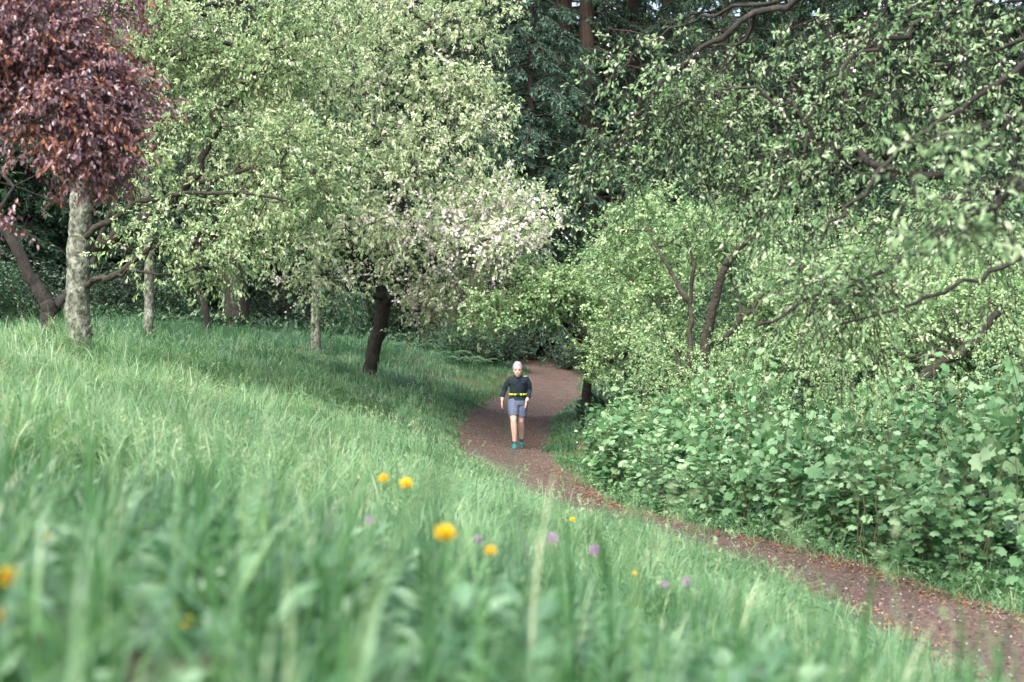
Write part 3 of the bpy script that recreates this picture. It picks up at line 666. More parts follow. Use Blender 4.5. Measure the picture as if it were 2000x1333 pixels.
# ------------------------------------------------------------------ broadleaf understorey, shared meshes
def bush_mesh(seed, Rr, Hh, nt_, spec, stem_m, leaf_m, base_r=.05, low=.15, nst=5, name='shrub'):
    rng = np.random.RandomState(seed)
    ch = [[np.array([0, 0, -.1]), np.array([0, 0, .1])]]
    chs = [[np.array([0., 0, -.15]), np.array([0.02, 0, .12]), np.array([0.0, 0.03, .3])]]
    for i in range(nst):
        a = i * 2 * math.pi / nst + rng.uniform(-.3, .3)
        chs.append([np.array([0, 0, .12]), np.array([math.cos(a) * Rr * .25, math.sin(a) * Rr * .25, Hh * .35]), np.array([math.cos(a) * Rr * .45, math.sin(a) * Rr * .45, Hh * .65])])
    env = [((0, 0, Hh * .55), (Rr, Rr, Hh * .5), 1.0), ((Rr * .3, 0, Hh * .35), (Rr * .8, Rr * .8, Hh * .33), .6)]
    pts = env_points(env, nt_, rng, lump=1.5 / max(Rr, .5), shell=.4); pts[:, 2] = np.maximum(pts[:, 2], low)
    pos, par = grow(chs, pts, rng, .3, .4, .05)
    wv, wf, r, kids = wood(pos, par, base_r, .004, sides=5)
    dr = np.zeros_like(pos); ok = par >= 0; dr[ok] = unit(pos[ok] - pos[par[ok]]); sel = (r < base_r * .3) & ok
    (lv, lf, lr), (tv, tf) = foliage(pos[sel], dr[sel], rng, **spec)
    return mk_mesh(name + '_stems', [(wv, wf, None, 0), (tv, tf, None, 0)], [stem_m], True), mk_mesh(name + '_leaves', [(lv, lf, lr, 0)], [leaf_m])
US = dict(tw=3, per=9, tlen=.45, L=.10, W=.055, droop=.35, sag=.1, tpl=LEAF4)
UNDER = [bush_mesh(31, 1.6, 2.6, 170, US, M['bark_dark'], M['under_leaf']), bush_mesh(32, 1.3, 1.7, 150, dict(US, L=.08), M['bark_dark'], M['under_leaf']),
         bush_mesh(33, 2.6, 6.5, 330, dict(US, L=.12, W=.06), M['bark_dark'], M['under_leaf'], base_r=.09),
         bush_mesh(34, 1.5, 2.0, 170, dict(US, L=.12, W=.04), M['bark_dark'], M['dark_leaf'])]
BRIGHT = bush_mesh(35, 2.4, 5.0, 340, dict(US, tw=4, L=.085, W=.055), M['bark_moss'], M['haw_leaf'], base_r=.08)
GU = 'understorey shrubs at the edge of the wood'
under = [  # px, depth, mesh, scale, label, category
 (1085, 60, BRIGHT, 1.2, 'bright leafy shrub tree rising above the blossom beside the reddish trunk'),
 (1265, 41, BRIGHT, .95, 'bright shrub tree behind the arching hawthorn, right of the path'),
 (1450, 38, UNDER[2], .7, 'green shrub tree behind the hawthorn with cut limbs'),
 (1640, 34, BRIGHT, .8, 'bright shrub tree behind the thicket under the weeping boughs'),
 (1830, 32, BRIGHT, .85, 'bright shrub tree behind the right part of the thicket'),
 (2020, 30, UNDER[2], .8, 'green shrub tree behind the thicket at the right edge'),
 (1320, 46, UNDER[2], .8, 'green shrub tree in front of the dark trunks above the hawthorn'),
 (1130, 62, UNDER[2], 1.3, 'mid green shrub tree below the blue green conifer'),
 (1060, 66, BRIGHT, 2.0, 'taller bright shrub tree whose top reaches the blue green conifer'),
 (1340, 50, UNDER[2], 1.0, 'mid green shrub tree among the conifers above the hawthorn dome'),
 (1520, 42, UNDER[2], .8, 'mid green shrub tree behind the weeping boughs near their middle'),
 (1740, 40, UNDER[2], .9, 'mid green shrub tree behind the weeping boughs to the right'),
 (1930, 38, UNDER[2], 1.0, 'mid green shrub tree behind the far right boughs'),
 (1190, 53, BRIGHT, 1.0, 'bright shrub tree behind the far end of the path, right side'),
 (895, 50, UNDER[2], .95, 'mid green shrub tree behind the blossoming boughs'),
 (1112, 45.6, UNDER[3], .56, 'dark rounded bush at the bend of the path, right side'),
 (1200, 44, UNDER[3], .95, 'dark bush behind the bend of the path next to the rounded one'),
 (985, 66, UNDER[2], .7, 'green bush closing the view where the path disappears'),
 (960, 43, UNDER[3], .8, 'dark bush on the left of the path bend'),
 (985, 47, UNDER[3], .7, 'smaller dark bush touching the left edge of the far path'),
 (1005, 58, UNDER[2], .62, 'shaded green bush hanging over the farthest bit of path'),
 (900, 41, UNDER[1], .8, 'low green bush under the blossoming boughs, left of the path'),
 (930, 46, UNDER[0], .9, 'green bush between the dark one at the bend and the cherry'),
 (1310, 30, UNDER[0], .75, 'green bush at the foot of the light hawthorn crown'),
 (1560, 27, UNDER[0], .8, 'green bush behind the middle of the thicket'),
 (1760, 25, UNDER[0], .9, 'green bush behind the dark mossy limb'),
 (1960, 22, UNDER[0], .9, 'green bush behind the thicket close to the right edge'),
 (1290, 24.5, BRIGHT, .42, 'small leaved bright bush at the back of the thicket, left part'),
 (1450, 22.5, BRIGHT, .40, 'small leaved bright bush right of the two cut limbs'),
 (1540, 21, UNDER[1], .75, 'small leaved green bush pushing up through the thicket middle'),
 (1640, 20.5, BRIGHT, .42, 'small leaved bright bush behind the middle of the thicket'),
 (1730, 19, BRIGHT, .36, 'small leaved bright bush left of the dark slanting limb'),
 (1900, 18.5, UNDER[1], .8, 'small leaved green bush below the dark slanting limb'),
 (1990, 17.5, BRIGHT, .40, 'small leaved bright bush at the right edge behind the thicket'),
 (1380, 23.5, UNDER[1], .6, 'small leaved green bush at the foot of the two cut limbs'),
 (20, 36, UNDER[3], .9, 'leafy bush in the shade behind the forked tree'),  # dark leaved bushes on the left carry the wood's deep shade in their colour
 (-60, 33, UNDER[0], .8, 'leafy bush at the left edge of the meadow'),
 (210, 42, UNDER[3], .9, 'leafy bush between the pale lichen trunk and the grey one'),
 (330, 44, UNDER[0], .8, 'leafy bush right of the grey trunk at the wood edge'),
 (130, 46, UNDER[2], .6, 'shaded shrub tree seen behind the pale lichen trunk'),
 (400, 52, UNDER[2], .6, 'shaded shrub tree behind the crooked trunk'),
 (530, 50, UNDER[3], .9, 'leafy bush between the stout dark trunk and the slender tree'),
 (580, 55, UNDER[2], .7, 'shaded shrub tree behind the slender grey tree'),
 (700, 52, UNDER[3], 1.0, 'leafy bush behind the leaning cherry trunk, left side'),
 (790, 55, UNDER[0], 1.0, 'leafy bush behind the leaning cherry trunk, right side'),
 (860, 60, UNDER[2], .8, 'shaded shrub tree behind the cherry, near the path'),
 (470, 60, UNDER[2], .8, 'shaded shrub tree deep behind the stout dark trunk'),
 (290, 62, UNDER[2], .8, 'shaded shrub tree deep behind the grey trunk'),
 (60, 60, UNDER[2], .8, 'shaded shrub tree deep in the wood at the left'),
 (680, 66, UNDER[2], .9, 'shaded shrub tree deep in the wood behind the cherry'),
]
for i, (px, d, ms, s, lab) in enumerate(under):
    x = (px - CX) / F * d
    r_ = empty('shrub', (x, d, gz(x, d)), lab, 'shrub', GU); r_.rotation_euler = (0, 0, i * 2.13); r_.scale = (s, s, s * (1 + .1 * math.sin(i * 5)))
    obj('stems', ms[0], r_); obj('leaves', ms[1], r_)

# ------------------------------------------------------------------ grass
def blades(x, y, z, h, wd, rng, bend, rnd, az=None):
    n = len(x); az = rng.uniform(0, 2 * math.pi, n) if az is None else az
    T = np.array([0, .35, .65, .85, 1.0]); fw = np.array([1, .95, .75, .45, 0.05])
    dx, dy = np.cos(az), np.sin(az); tw = rng.uniform(-.9, .9, n); sx, sy = -np.sin(az + tw), np.cos(az + tw)
    V = np.zeros((n, 10, 3))
    for k, (t, f) in enumerate(zip(T, fw)):
        out = h * bend * t ** 2; up = h * (t - .55 * np.minimum(bend, 1.5) * t ** 3)
        cx_, cy_, cz = x + dx * out, y + dy * out, z + up
        for s, j in ((-1, 0), (1, 1)):
            V[:, 2 * k + j, 0] = cx_ + s * sx * wd * f * .5; V[:, 2 * k + j, 1] = cy_ + s * sy * wd * f * .5; V[:, 2 * k + j, 2] = cz
    Fq = np.array([(0, 1, 3, 2), (2, 3, 5, 4), (4, 5, 7, 6), (6, 7, 9, 8)])
    return V.reshape(-1, 3), (Fq[None] + (np.arange(n) * 10)[:, None, None]).reshape(-1, 4), np.repeat(rnd, 10)

def scatter(dens, y0, y1, xl, xr, rng, seed=0):
    """uniform points over a y band between two straight side lines x = a*y+b"""
    w0 = (xr[0] * y0 + xr[1]) - (xl[0] * y0 + xl[1]); w1 = (xr[0] * y1 + xr[1]) - (xl[0] * y1 + xl[1])
    n = int(dens * (y1 - y0) * (w0 + w1) / 2 * 1.02); u = rng.uniform(size=n * 2); yy = y0 + (y1 - y0) * rng.uniform(size=n * 2)
    wy = (xr[0] - xl[0]) * yy + xr[1] - xl[1]; keep = rng.uniform(size=n * 2) < wy / max(w0, w1)
    yy = yy[keep][:n]; wy = wy[keep][:n]; xx = xl[0] * yy + xl[1] + u[keep][:n] * wy
    return xx, yy

rg = np.random.RandomState(77)
GAPS = [(870, 2.8), (16, 2.25), (4, 2.3), (366, 2.6), (794, 4.0), (749, 4.2), (100, 3.5), (958, 3.4), (262, 3.6), (1240, 6.5), (1078, 4), (1160, 4), (300, 3.0), (1340, 4.6), (722, 4.2)]
def open_to_flowers(x, y):                                          # the flowers stand in small thin spots of the sward
    k = np.ones(len(x), bool)
    for px, d in GAPS: k &= ~((np.abs(x / y - (px - CX) / F) < .011) & (y < d - .02) & (y > d * .35))
    return k
bare = [(-2.9, 8.3, .9), (-3.6, 8.6, .6), (-4.9, 34.5, 1.1), (-.9, 36, .6)]
def grass_zone(dens, y0, y1, hf, wd, bendr, mat_rnd, left_only=True, clump=True, pmin=.05):
    x, y = scatter(dens, y0, y1, (-.37, -1.6), (.12 if y0 > 20 else .40, 2.2), rg)
    d, side = path_dist(x, y)
    nz = vnoise(x, y, .45, 21); ed = PW + pmin - .22 * (y < 17) + (vnoise(x, y, .8, 22) - .5) * .35 + (rg.uniform(size=len(x)) ** 3) * -.25
    k = d > ed
    k &= (side > 0) | (d < np.where(y > 19, 1.35, .85) + vnoise(x, y, 1.2, 23) * .5)
    if clump: k &= (vnoise(x, y, .22, 24) * .6 + vnoise(x, y, .9, 25) * .4 + rg.uniform(-.25, .25, len(x))) > .36
    if y0 < 6: k &= open_to_flowers(x, y)
    for bx, by, br in bare: k &= ((x - bx) ** 2 + (y - by) ** 2) > (br * (.7 + .6 * nz)) ** 2
    x, y, d, side = x[k], y[k], d[k], side[k]
    h = hf(x, y, d) * rg.uniform(.45, 1.2, len(x)) * (.35 + .75 * vnoise(x, y, 1.1, 26) + .65 * vnoise(x, y, .3, 126))
    z = ground(x, y) - .01
    b = rg.uniform(bendr[0], bendr[1], len(x)) ** 1.2
    base = mat_rnd(x, y, d)
    azm = vnoise(x, y, 1.3, 27) * 9 + rg.normal(size=len(x)) * 1.2
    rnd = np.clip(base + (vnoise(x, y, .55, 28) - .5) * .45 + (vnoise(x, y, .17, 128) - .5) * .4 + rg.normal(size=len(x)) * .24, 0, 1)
    return blades(x, y, z, h, wd * rg.uniform(.6, 1.3, len(x)), rg, b, rnd, azm)
near_path = lambda d: np.clip((d - PW) / 2.2, 0, 1)
def g_h_mid(x, y, d): return .22 + .26 * near_path(d)
def g_h_far(x, y, d): return (.11 + .19 * near_path(d)) * np.clip(1.2 - (y - 22) / 34 * 0.55, .5, 1.1)
def g_r_mid(x, y, d): return .48 + .12 * near_path(d) + 0 * x
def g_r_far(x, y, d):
    bright = np.clip((31 - y + (-x) * .18) / 9, 0, 1)                 # tree shade put into the blade colour: dark nearer the wood, pale in the open
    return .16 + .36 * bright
zones = [grass_zone(900, 1.0, 4.0, lambda x, y, d: .34 + .1 * (x < .2), .0085, (.1, 1.0), lambda x, y, d: .33 + .0 * x),
         grass_zone(1000, 4.0, 8.0, lambda x, y, d: .30 + 0 * x, .0075, (.1, 1.1), lambda x, y, d: .40 + 0 * x)]
go = obj('foreground_grass', mk_mesh('foreground_grass', [(v, f, r, 0) for v, f, r in zones], [M['grass_near']])); tag(go, kind='stuff')
zones = [grass_zone(1250, 8.0, 14.0, g_h_mid, .0075, (.2, 1.9), g_r_mid), grass_zone(800, 14.0, 22.0, g_h_mid, .010, (.2, 1.9), g_r_mid),
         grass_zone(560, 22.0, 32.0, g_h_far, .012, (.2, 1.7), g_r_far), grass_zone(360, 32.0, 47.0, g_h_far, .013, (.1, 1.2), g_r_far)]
go = obj('meadow_grass', mk_mesh('meadow_grass', [(v, f, r, 0) for v, f, r in zones], [M['grass']])); tag(go, kind='stuff')
# tall stray blades close to the camera
x, y = scatter(110, .9, 2.8, (-.36, -.3), (.36, .2), rg)
keep = (rg.uniform(size=len(x)) < np.where(x < .0, 1, .40)) & ~(np.abs(x / y - .004) < .022) & open_to_flowers(x, y)
x, y = x[keep], y[keep]; n_ = len(x)
v, f, r_ = blades(x, y, ground(x, y) - .01, rg.uniform(.42, .72, n_) * np.where(x < .2, 1, .85), rg.uniform(.007, .014, n_), rg, rg.uniform(.1, .9, n_), rg.uniform(.1, .75, n_))
go = obj('tall_grass', mk_mesh('tall_grass', [(v, f, r_, 0)], [M['grass_near']])); tag(go, kind='stuff')

# flowering grass stalks standing above the sward
def stalks(name, dens, y0, y1, h0, h1, hw, hl):
    x, y = scatter(dens, y0, y1, (-.37, -1), (.1 if y0 > 12 else .35, 1), rg); d, s = path_dist(x, y)
    k = (d > 1.3) & (s > 0) & ((y > 8) | open_to_flowers(x, y)) & ~((y < 9) & (np.abs(x / y + .01) < .05)) & (vnoise(x, y, 1.4, 51) > .42); x, y = x[k], y[k]; n_ = len(x); h = rg.uniform(h0, h1, n_); z = ground(x, y)
    az = rg.uniform(0, 6.28, n_); b = rg.uniform(.1, .55, n_)
    v1, f1, r1 = blades(x, y, z, h, np.full(n_, hw * .35), rg, b, rg.uniform(.5, .9, n_), az)
    tip = np.c_[x + np.cos(az) * h * b, y + np.sin(az) * h * b, z + h * (1 - .55 * b)]
    per = 9; C = np.repeat(tip, per, 0); m = len(C); t = rg.uniform(-1, .2, m) * hl; dirs = np.repeat(np.c_[np.cos(az) * b * 1.6, np.sin(az) * b * 1.6, np.ones(n_) * .7], per, 0)
    C = C + unit(dirs) * t[:, None]; D = dirs + rg.normal(size=(m, 3)) * .5
    v2, f2, r2 = leaf_geo(C, D, rg.normal(size=(m, 3)), np.full(m, hl * .45), np.full(m, hw), LEAF4, np.clip(rg.uniform(.6, 1.1, m), 0, 1))
    return tag(obj(name, mk_mesh(name, [(v1, f1, r1, 0), (v2, f2, r2, 0)], [M['grass']])), kind='stuff')
stalks('seeding_grass', 14, 8, 30, .35, .62, .010, .08)
stalks('seeding_grass', 9, 1.6, 8, .3, .6, .006, .06)

# ------------------------------------------------------------------ broad leaved ground cover
def cover(name, x, y, L, W, mat, per=5, up=.5, hgt_=.10, tpl=LEAF7, rr=(0, 1)):
    n = len(x); z = ground(x, y)
    C = np.repeat(np.c_[x, y, z], per, 0); m = len(C)
    az = rg.uniform(0, 2 * math.pi, m); el = rg.uniform(.1, 1.0, m) * up
    D = np.c_[np.cos(az), np.sin(az), el]; C = C + D * .02; C[:, 2] += rg.uniform(0, hgt_, m) * np.repeat(rg.uniform(.3, 1, n), per)
    ll = L * rg.uniform(.6, 1.3, m); rnd = rr[0] + (rr[1] - rr[0]) * rg.uniform(size=m)
    v, f, r = leaf_geo(C, D, np.c_[rg.normal(size=(m, 2)) * .25, np.ones(m)], ll, ll * W / L, tpl, rnd)
    o = obj(name, mk_mesh(name, [(v, f, r, 0)], [mat])); return tag(o, kind='stuff')
x, y = scatter(110, 1.6, 5.5, (-.37, -.6), (.38, .6), rg)
d, s = path_dist(x, y); k = (d > 1.1) & open_to_flowers(x, y); x, y = x[k], y[k]
cover('weeds', x, y, .105, .046, M['weed'], per=7, up=.9, hgt_=.16)
x, y = scatter(60, 5.5, 24, (-.37, -.6), (.38, 1), rg)
d, s = path_dist(x, y); k = ((d > .95) & (s > 0) & (vnoise(x, y, 1.5, 40) > .5)) | ((s < 0) & (d > 1.0) & (d < 1.9)); x, y = x[k], y[k]
cover('clover', x, y, .05, .035, M['weed'], per=7, up=.9, hgt_=.14)
x, y = scatter(150, 9, 24, (.05, .2), (.40, 1), rg)
d, s = path_dist(x, y); k = (s < 0) & (d > .85) & (d < 2.2); x, y = x[k], y[k]
cover('low_weeds', x, y, .055, .04, M['thimble_leaf'], per=8, up=.9, hgt_=.13)
# forest floor plants: right of the path and under the trees behind
x, y = scatter(11, 12, 75, (-.42, -3), (.42, 3), rg)
d, s = path_dist(x, y); edge = 40 + (x + 6) * .55 + vnoise(x, y, 3, 41) * 4
k = ((s < 0) & (d > 1.5)) | ((s > 0) & (y > edge) & (d > 1.1)); x, y = x[k], y[k]
cover('undergrowth', x, y, .20, .09, M['under_leaf'], per=12, up=1.4, hgt_=.45, tpl=LEAF4)

# ------------------------------------------------------------------ litter on the path
def litter(name, n_, y0, y1, wob, L, W, mat, edge=0, thick=.006):
    k = rg.randint(0, len(seg) - 1, n_ * 3); yy = seg[k, 1]; ok = (yy > y0) & (yy < y1); k = k[ok][:n_]
    m = len(k)
    if edge: o_ = (PW * np.where(rg.uniform(size=m) < .5, -1, 1)) * np.clip(1 - np.abs(rg.normal(size=m)) * .28, -.5, 1.15)
    else: o_ = rg.uniform(-1, 1, m) * (PW + .1)
    xy = seg[k, :2] + nr[k] * o_[:, None] + rg.normal(size=(m, 2)) * .05
    z = np.maximum(ground(xy[:, 0], xy[:, 1]), hgt(xy[:, 0], xy[:, 1]) - .015) + thick
    az = rg.uniform(0, 6.28, m); D = np.c_[np.cos(az), np.sin(az), rg.normal(size=m) * wob]
    ll = L * rg.uniform(.5, 1.3, m)
    v, f, r = leaf_geo(np.c_[xy, z], D, np.c_[rg.normal(size=(m, 2)) * .3, np.ones(m)], ll, ll * W / L, LEAF4, rg.uniform(size=m))
    return tag(obj(name, mk_mesh(name, [(v, f, r, 0)], [mat])), kind='stuff')
m_dead = leaf_mat('dead_leaf', [(.05, .03, .022), (.12, .06, .035), (.20, .085, .04), (.30, .14, .06)], trans=.1, gloss=.03, tint=(1, .7, .4))
m_chip = leaf_mat('bark_chip', [(.04, .028, .024), (.08, .052, .042), (.155, .085, .06), (.23, .16, .12)], trans=0.02, gloss=.02, tint=(1, .8, .6))
litter('fallen_leaves', 9000, 6, 24, .25, .035, .02, m_dead, edge=1)
litter('bark_chips', 22000, 6, 60, .25, .032, .012, m_chip)
m_pet = leaf_mat('petal', [(.30, .24, .23), (.48, .42, .41), (.68, .62, .61)], trans=.3, gloss=.02, tint=(.75, .7, .7))
litter('fallen_petals', 3600, 8, 40, .2, .018, .014, m_pet, thick=.010)

# ------------------------------------------------------------------ the broad leaved thicket along the path
def thimble_mesh(seed, Hh=1.5, Rr=.55, nst=13, lf=1.0):
    rng = np.random.RandomState(seed); SV, SF, off = [], [], 0; C, D, Nn, L, Rn = [], [], [], [], []; A_, B_ = [], []
    for i in range(nst):
        a = rng.uniform(0, 6.28); r0 = rng.uniform(0, .22); r1 = Rr * rng.uniform(.25, 1.05); hh = Hh * rng.uniform(.62, 1.05) * (1 - .18 * (r1 / Rr) ** 2)
        b0 = np.array([math.cos(a) * r0, math.sin(a) * r0, -.08]); b1 = np.array([math.cos(a) * r1, math.sin(a) * r1, hh])
        mid = (b0 + b1) / 2 + np.array([0, 0, hh * .08]) - np.array([math.cos(a), math.sin(a), 0]) * r1 * .12
        pts = catmull([b0, mid, b1], 5); pts[1:-1] += rng.normal(size=(len(pts) - 2, 3)) * .012
        v, f = tube_geo(pts, np.linspace(.0065, .003, len(pts)), 4); SV.append(v); SF.append(f + off); off += len(v)
        nl = rng.randint(19, 28); tone = rng.uniform(-.15, .6)
        for j in range(nl):
            t = .08 + .94 * (j + rng.uniform(0, 1)) / nl; t = min(t, 1); k = t * (len(pts) - 1); k0 = min(int(k), len(pts) - 2); p = pts[k0] + (pts[k0 + 1] - pts[k0]) * (k - k0)
            az = j * 2.4 + rng.uniform(-.6, .6); pe = rng.uniform(.05, .15) * (1.2 - t * .5)
            dd = np.array([math.cos(az), math.sin(az), rng.uniform(.0, .7)]); q_ = p + dd * pe
            A_.append(p); B_.append(q_)
            C.append(q_); D.append([math.cos(az), math.sin(az), rng.uniform(-1.1, .15)]); Nn.append(np.array([0, 0, 1]) + rng.normal(size=3) * .5)
            L.append(lf * rng.uniform(.06, .165) * (1.15 - .45 * max(0, t - .75) * 4 * rng.uniform(0, .6))); Rn.append(np.clip(tone + rng.uniform(0, .4) + .2 * t, 0, 1))
    C, D, Nn, L, Rn = map(np.array, (C, D, Nn, L, Rn)); wv, wf = twig_geo(np.array(A_), np.array(B_), .002, .0015)
    lv, lf, lr = leaf_geo(C, D, Nn, L, L * 1.12, PALM, Rn)
    return mk_mesh('bush_stems', [(np.concatenate(SV), np.concatenate(SF), None, 0), (wv, wf, None, 1)], [M['stem'], M['stem_green']], True), mk_mesh('bush_leaves', [(lv, lf, lr, 0)], [M['thimble_leaf']])
TH = [thimble_mesh(60 + i, 1.30 + .16 * (i % 4), .50 + .07 * (i % 3), 12 + i, lf=(1, .8, 1.1, .7, 1.0, .9)[i]) for i in range(6)]
ORD = ['nearest', 'second', 'third', 'fourth', 'fifth', 'sixth', 'seventh', 'eighth', 'ninth', 'tenth', 'eleventh', 'twelfth', 'thirteenth', 'fourteenth', 'fifteenth', 'sixteenth']
rt = np.random.RandomState(5); cnt = 0
for row, (off_, name_, step_, ya, yb, sc) in enumerate([(1.16, 'front row, leaves over the path edge', .82, 10.8, 22.4, .82), (2.0, 'second row behind the path edge', .95, 11.2, 24.5, .95), (2.95, 'third row back from the path', 1.05, 11.8, 24.5, 1.0), (4.1, 'rear row against the hawthorns', 1.2, 13.5, 25, 1.04)]):
    s_at = ya; j = 0
    while s_at < yb:
        k = int(np.argmin(np.abs(seg[:, 1] - s_at))); p = seg[k, :2] - nr[k] * (off_ + rt.uniform(-.12, .12)) * (1 if nr[k][0] < 0 else -1)
        if abs(p[0] / p[1]) < .40:
            ms = TH[cnt % 6]; sc_ = sc * rt.uniform(.88, 1.1) * (1 - .012 * max(0, s_at - 15))
            o_ = 'nearest to the right edge' if j == 0 else ORD[j] + ' from the right edge'
            r_ = empty('leafy_bush', (p[0], p[1], gz(p[0], p[1])), 'maple leaved bush, ' + name_ + ', ' + o_, 'bush', 'maple leaved bushes lining the right side of the path')
            r_.rotation_euler = (0, 0, rt.uniform(0, 6.28)); r_.scale = (sc_, sc_, sc_ * (rt.uniform(.72, 1.15) if off_ < 1.5 else rt.uniform(.72, 1.32)))
            obj('stems', ms[0], r_); obj('leaves', ms[1], r_); cnt += 1; j += 1
        s_at += step_

# ------------------------------------------------------------------ ferns left of the bend
def fern_mesh(seed):
    rng = np.random.RandomState(seed); A_, B_, C, D, L = [], [], [], [], []
    for i in range(16):
        az = i * 2.4; ln = rng.uniform(.55, .85); d3 = np.array([math.cos(az), math.sin(az), 0]); t = np.linspace(0, 1, 9)[:, None]
        pts = d3 * ln * .85 * t + np.array([0, 0, 1]) * ln * (1.05 * t - .85 * t ** 2); A_ += list(pts[:-1]); B_ += list(pts[1:])
        for k in range(26):
            u = .12 + .88 * k / 26; q_ = u * 8; k0 = min(int(q_), 7); p = pts[k0] + (pts[k0 + 1] - pts[k0]) * (q_ - k0); sgn = 1 if k % 2 else -1
            C.append(p); D.append(np.array([-d3[1], d3[0], 0]) * sgn + d3 * .35 + np.array([0, 0, -.15])); L.append(.15 * math.sin(math.pi * (.15 + .82 * u)) + .02)
    C, D, L = map(np.array, (C, D, L)); wv, wf = twig_geo(np.array(A_), np.array(B_), .004, .003)
    lv, lf, lr = leaf_geo(C, D, np.tile([0, 0, 1.], (len(C), 1)) + rng.normal(size=C.shape) * .15, L, L * .28, LEAF4, rng.uniform(.3, 1, len(C)))
    return mk_mesh('fern_fronds', [(lv, lf, lr, 0), (wv, wf, None, 1)], [M['under_leaf'], M['stem_green']])
FE = [fern_mesh(3), fern_mesh(4)]
for i, (px, d, s, lab) in enumerate([(805, 41, 1.2, 'fern clump just right of the leaning cherry trunk'), (840, 43, 1.1, 'fern clump below the hanging blossoms'), (870, 40, 1.2, 'fern clump on the bank left of the dark bush'),
        (905, 38.5, 1.0, 'fern clump on the bank close above the path edge'), (780, 46, 1.1, 'fern clump in the shade behind the leaning trunk'), (935, 40.5, .9, 'small fern clump where the path bends out of sight'), (885, 45, 1.2, 'fern clump under the low green bush'),
        (500, 43, 1.0, 'fern clump right of the stout dark trunk'), (340, 39, 1.0, 'fern clump right of the grey trunk')]):
    x = (px - CX) / F * d; r_ = obj('fern', FE[i % 2], None, (x, d, gz(x, d))); r_.rotation_euler = (0, 0, i * 1.3); r_.scale = (s, s, s)
    tag(r_, lab, 'fern', 'fern clumps at the foot of the wood')

# ------------------------------------------------------------------ flowers in the foreground
def simple_mat(name, col, rough=.6, trans=None):
    m = bpy.data.materials.new(name); m.use_nodes = True; b = m.node_tree.nodes['Principled BSDF']
    b.inputs['Base Color'].default_value = (*col, 1); b.inputs['Roughness'].default_value = rough; b.inputs['Specular IOR Level'].default_value = .3
    return m
m_yel = leaf_mat('dandelion_yellow', [(.85, .56, .01), (.92, .68, .02), (.95, .78, .06)], trans=.25, gloss=.02, tint=(1, .85, .2))
m_pur = leaf_mat('clover_purple', [(.42, .25, .46), (.58, .40, .60), (.72, .60, .72)], trans=.3, gloss=.02, tint=(.9, .6, .9))
m_whi = leaf_mat('daisy_white', [(.7, .7, .68), (.8, .8, .78)], trans=.3, gloss=.02, tint=(.7, .7, .6))
def flower_head(kind, rad, seed):
    rng = np.random.RandomState(seed); n_ = 130 if kind != 'white' else 40
    az = rng.uniform(0, 6.28, n_); el = rng.uniform(-.05 if kind == 'yellow' else -.9, 1.4, n_) if kind != 'white' else rng.uniform(-.1, .3, n_)
    D = np.c_[np.cos(az) * np.cos(el), np.sin(az) * np.cos(el), np.sin(el) * (.75 if kind == 'yellow' else 1.1)]
    L = rad * rng.uniform(.75, 1.05, n_)
    v, f, r = leaf_geo(D * rad * .12, D, rng.normal(size=(n_, 3)), L, L * .24, LEAF4, rng.uniform(size=n_))
    return v, f, r
def flower(px, py, d, kind, rad, lab, seed):
    rad *= 1.2; p = P(px, py, d); z0 = gz(p[0], p[1]); h = p[2] - z0; rng = np.random.RandomState(seed)
    cat = {'yellow': 'dandelion', 'purple': 'clover flower', 'white': 'daisy'}[kind]; nm = {'yellow': 'dandelion', 'purple': 'clover_flower', 'white': 'daisy'}[kind]
    root = empty(nm, (p[0], p[1], z0), lab, cat, {'yellow': 'yellow dandelions in the foreground grass', 'purple': 'purple clover flowers in the foreground grass'}.get(kind))
    lean = rng.uniform(-.06, .06, 2)
    pts = catmull([(-lean[0], -lean[1], -.02), (-lean[0] * .6, -lean[1] * .4, h * .5), (0, 0, h)], 5)
    v, f = tube_geo(pts, np.linspace(.003, .0022, len(pts)), 6); obj('stem', mk_mesh('flower_stem', [(v, f, None, 0)], [M['stem_green']], True), root)
    v, f, r = flower_head(kind, rad, seed); tilt = Matrix.Rotation(.5, 3, 'X'); v = v @ np.array(tilt).T
    hd = obj('flower_head', mk_mesh('flower_head', [(v + np.array([0, 0, h]), f, r, 0)], [{'yellow': m_yel, 'purple': m_pur, 'white': m_whi}[kind]]), root)
    n_ = 10; az = rng.uniform(0, 6.28, n_); D = np.c_[np.cos(az), np.sin(az), np.full(n_, -.9 if kind == 'yellow' else .2)]
    v, f, r = leaf_geo(np.tile([0, 0, h], (n_, 1)) - np.array([0, 0, .002]), D, rng.normal(size=(n_, 3)), np.full(n_, rad * .7), np.full(n_, rad * .22), LEAF4, rng.uniform(size=n_))
    obj('bracts', mk_mesh('flower_bracts', [(v, f, r, 0)], [M['weed']]), root)
    n_ = 7 if kind == 'yellow' else 4; az = rng.uniform(0, 6.28, n_); D = np.c_[np.cos(az), np.sin(az), rng.uniform(.2, .8, n_)]
    LL = rng.uniform(.09, .17, n_) if kind == 'yellow' else rng.uniform(.03, .05, n_)
    v, f, r = leaf_geo(D * .01, D, np.tile([0, 0, 1.], (n_, 1)), LL, LL * (.25 if kind == 'yellow' else .7), LEAF7, rng.uniform(size=n_))
    obj('leaves', mk_mesh('flower_leaves', [(v, f, r, 0)], [M['weed']]), root)
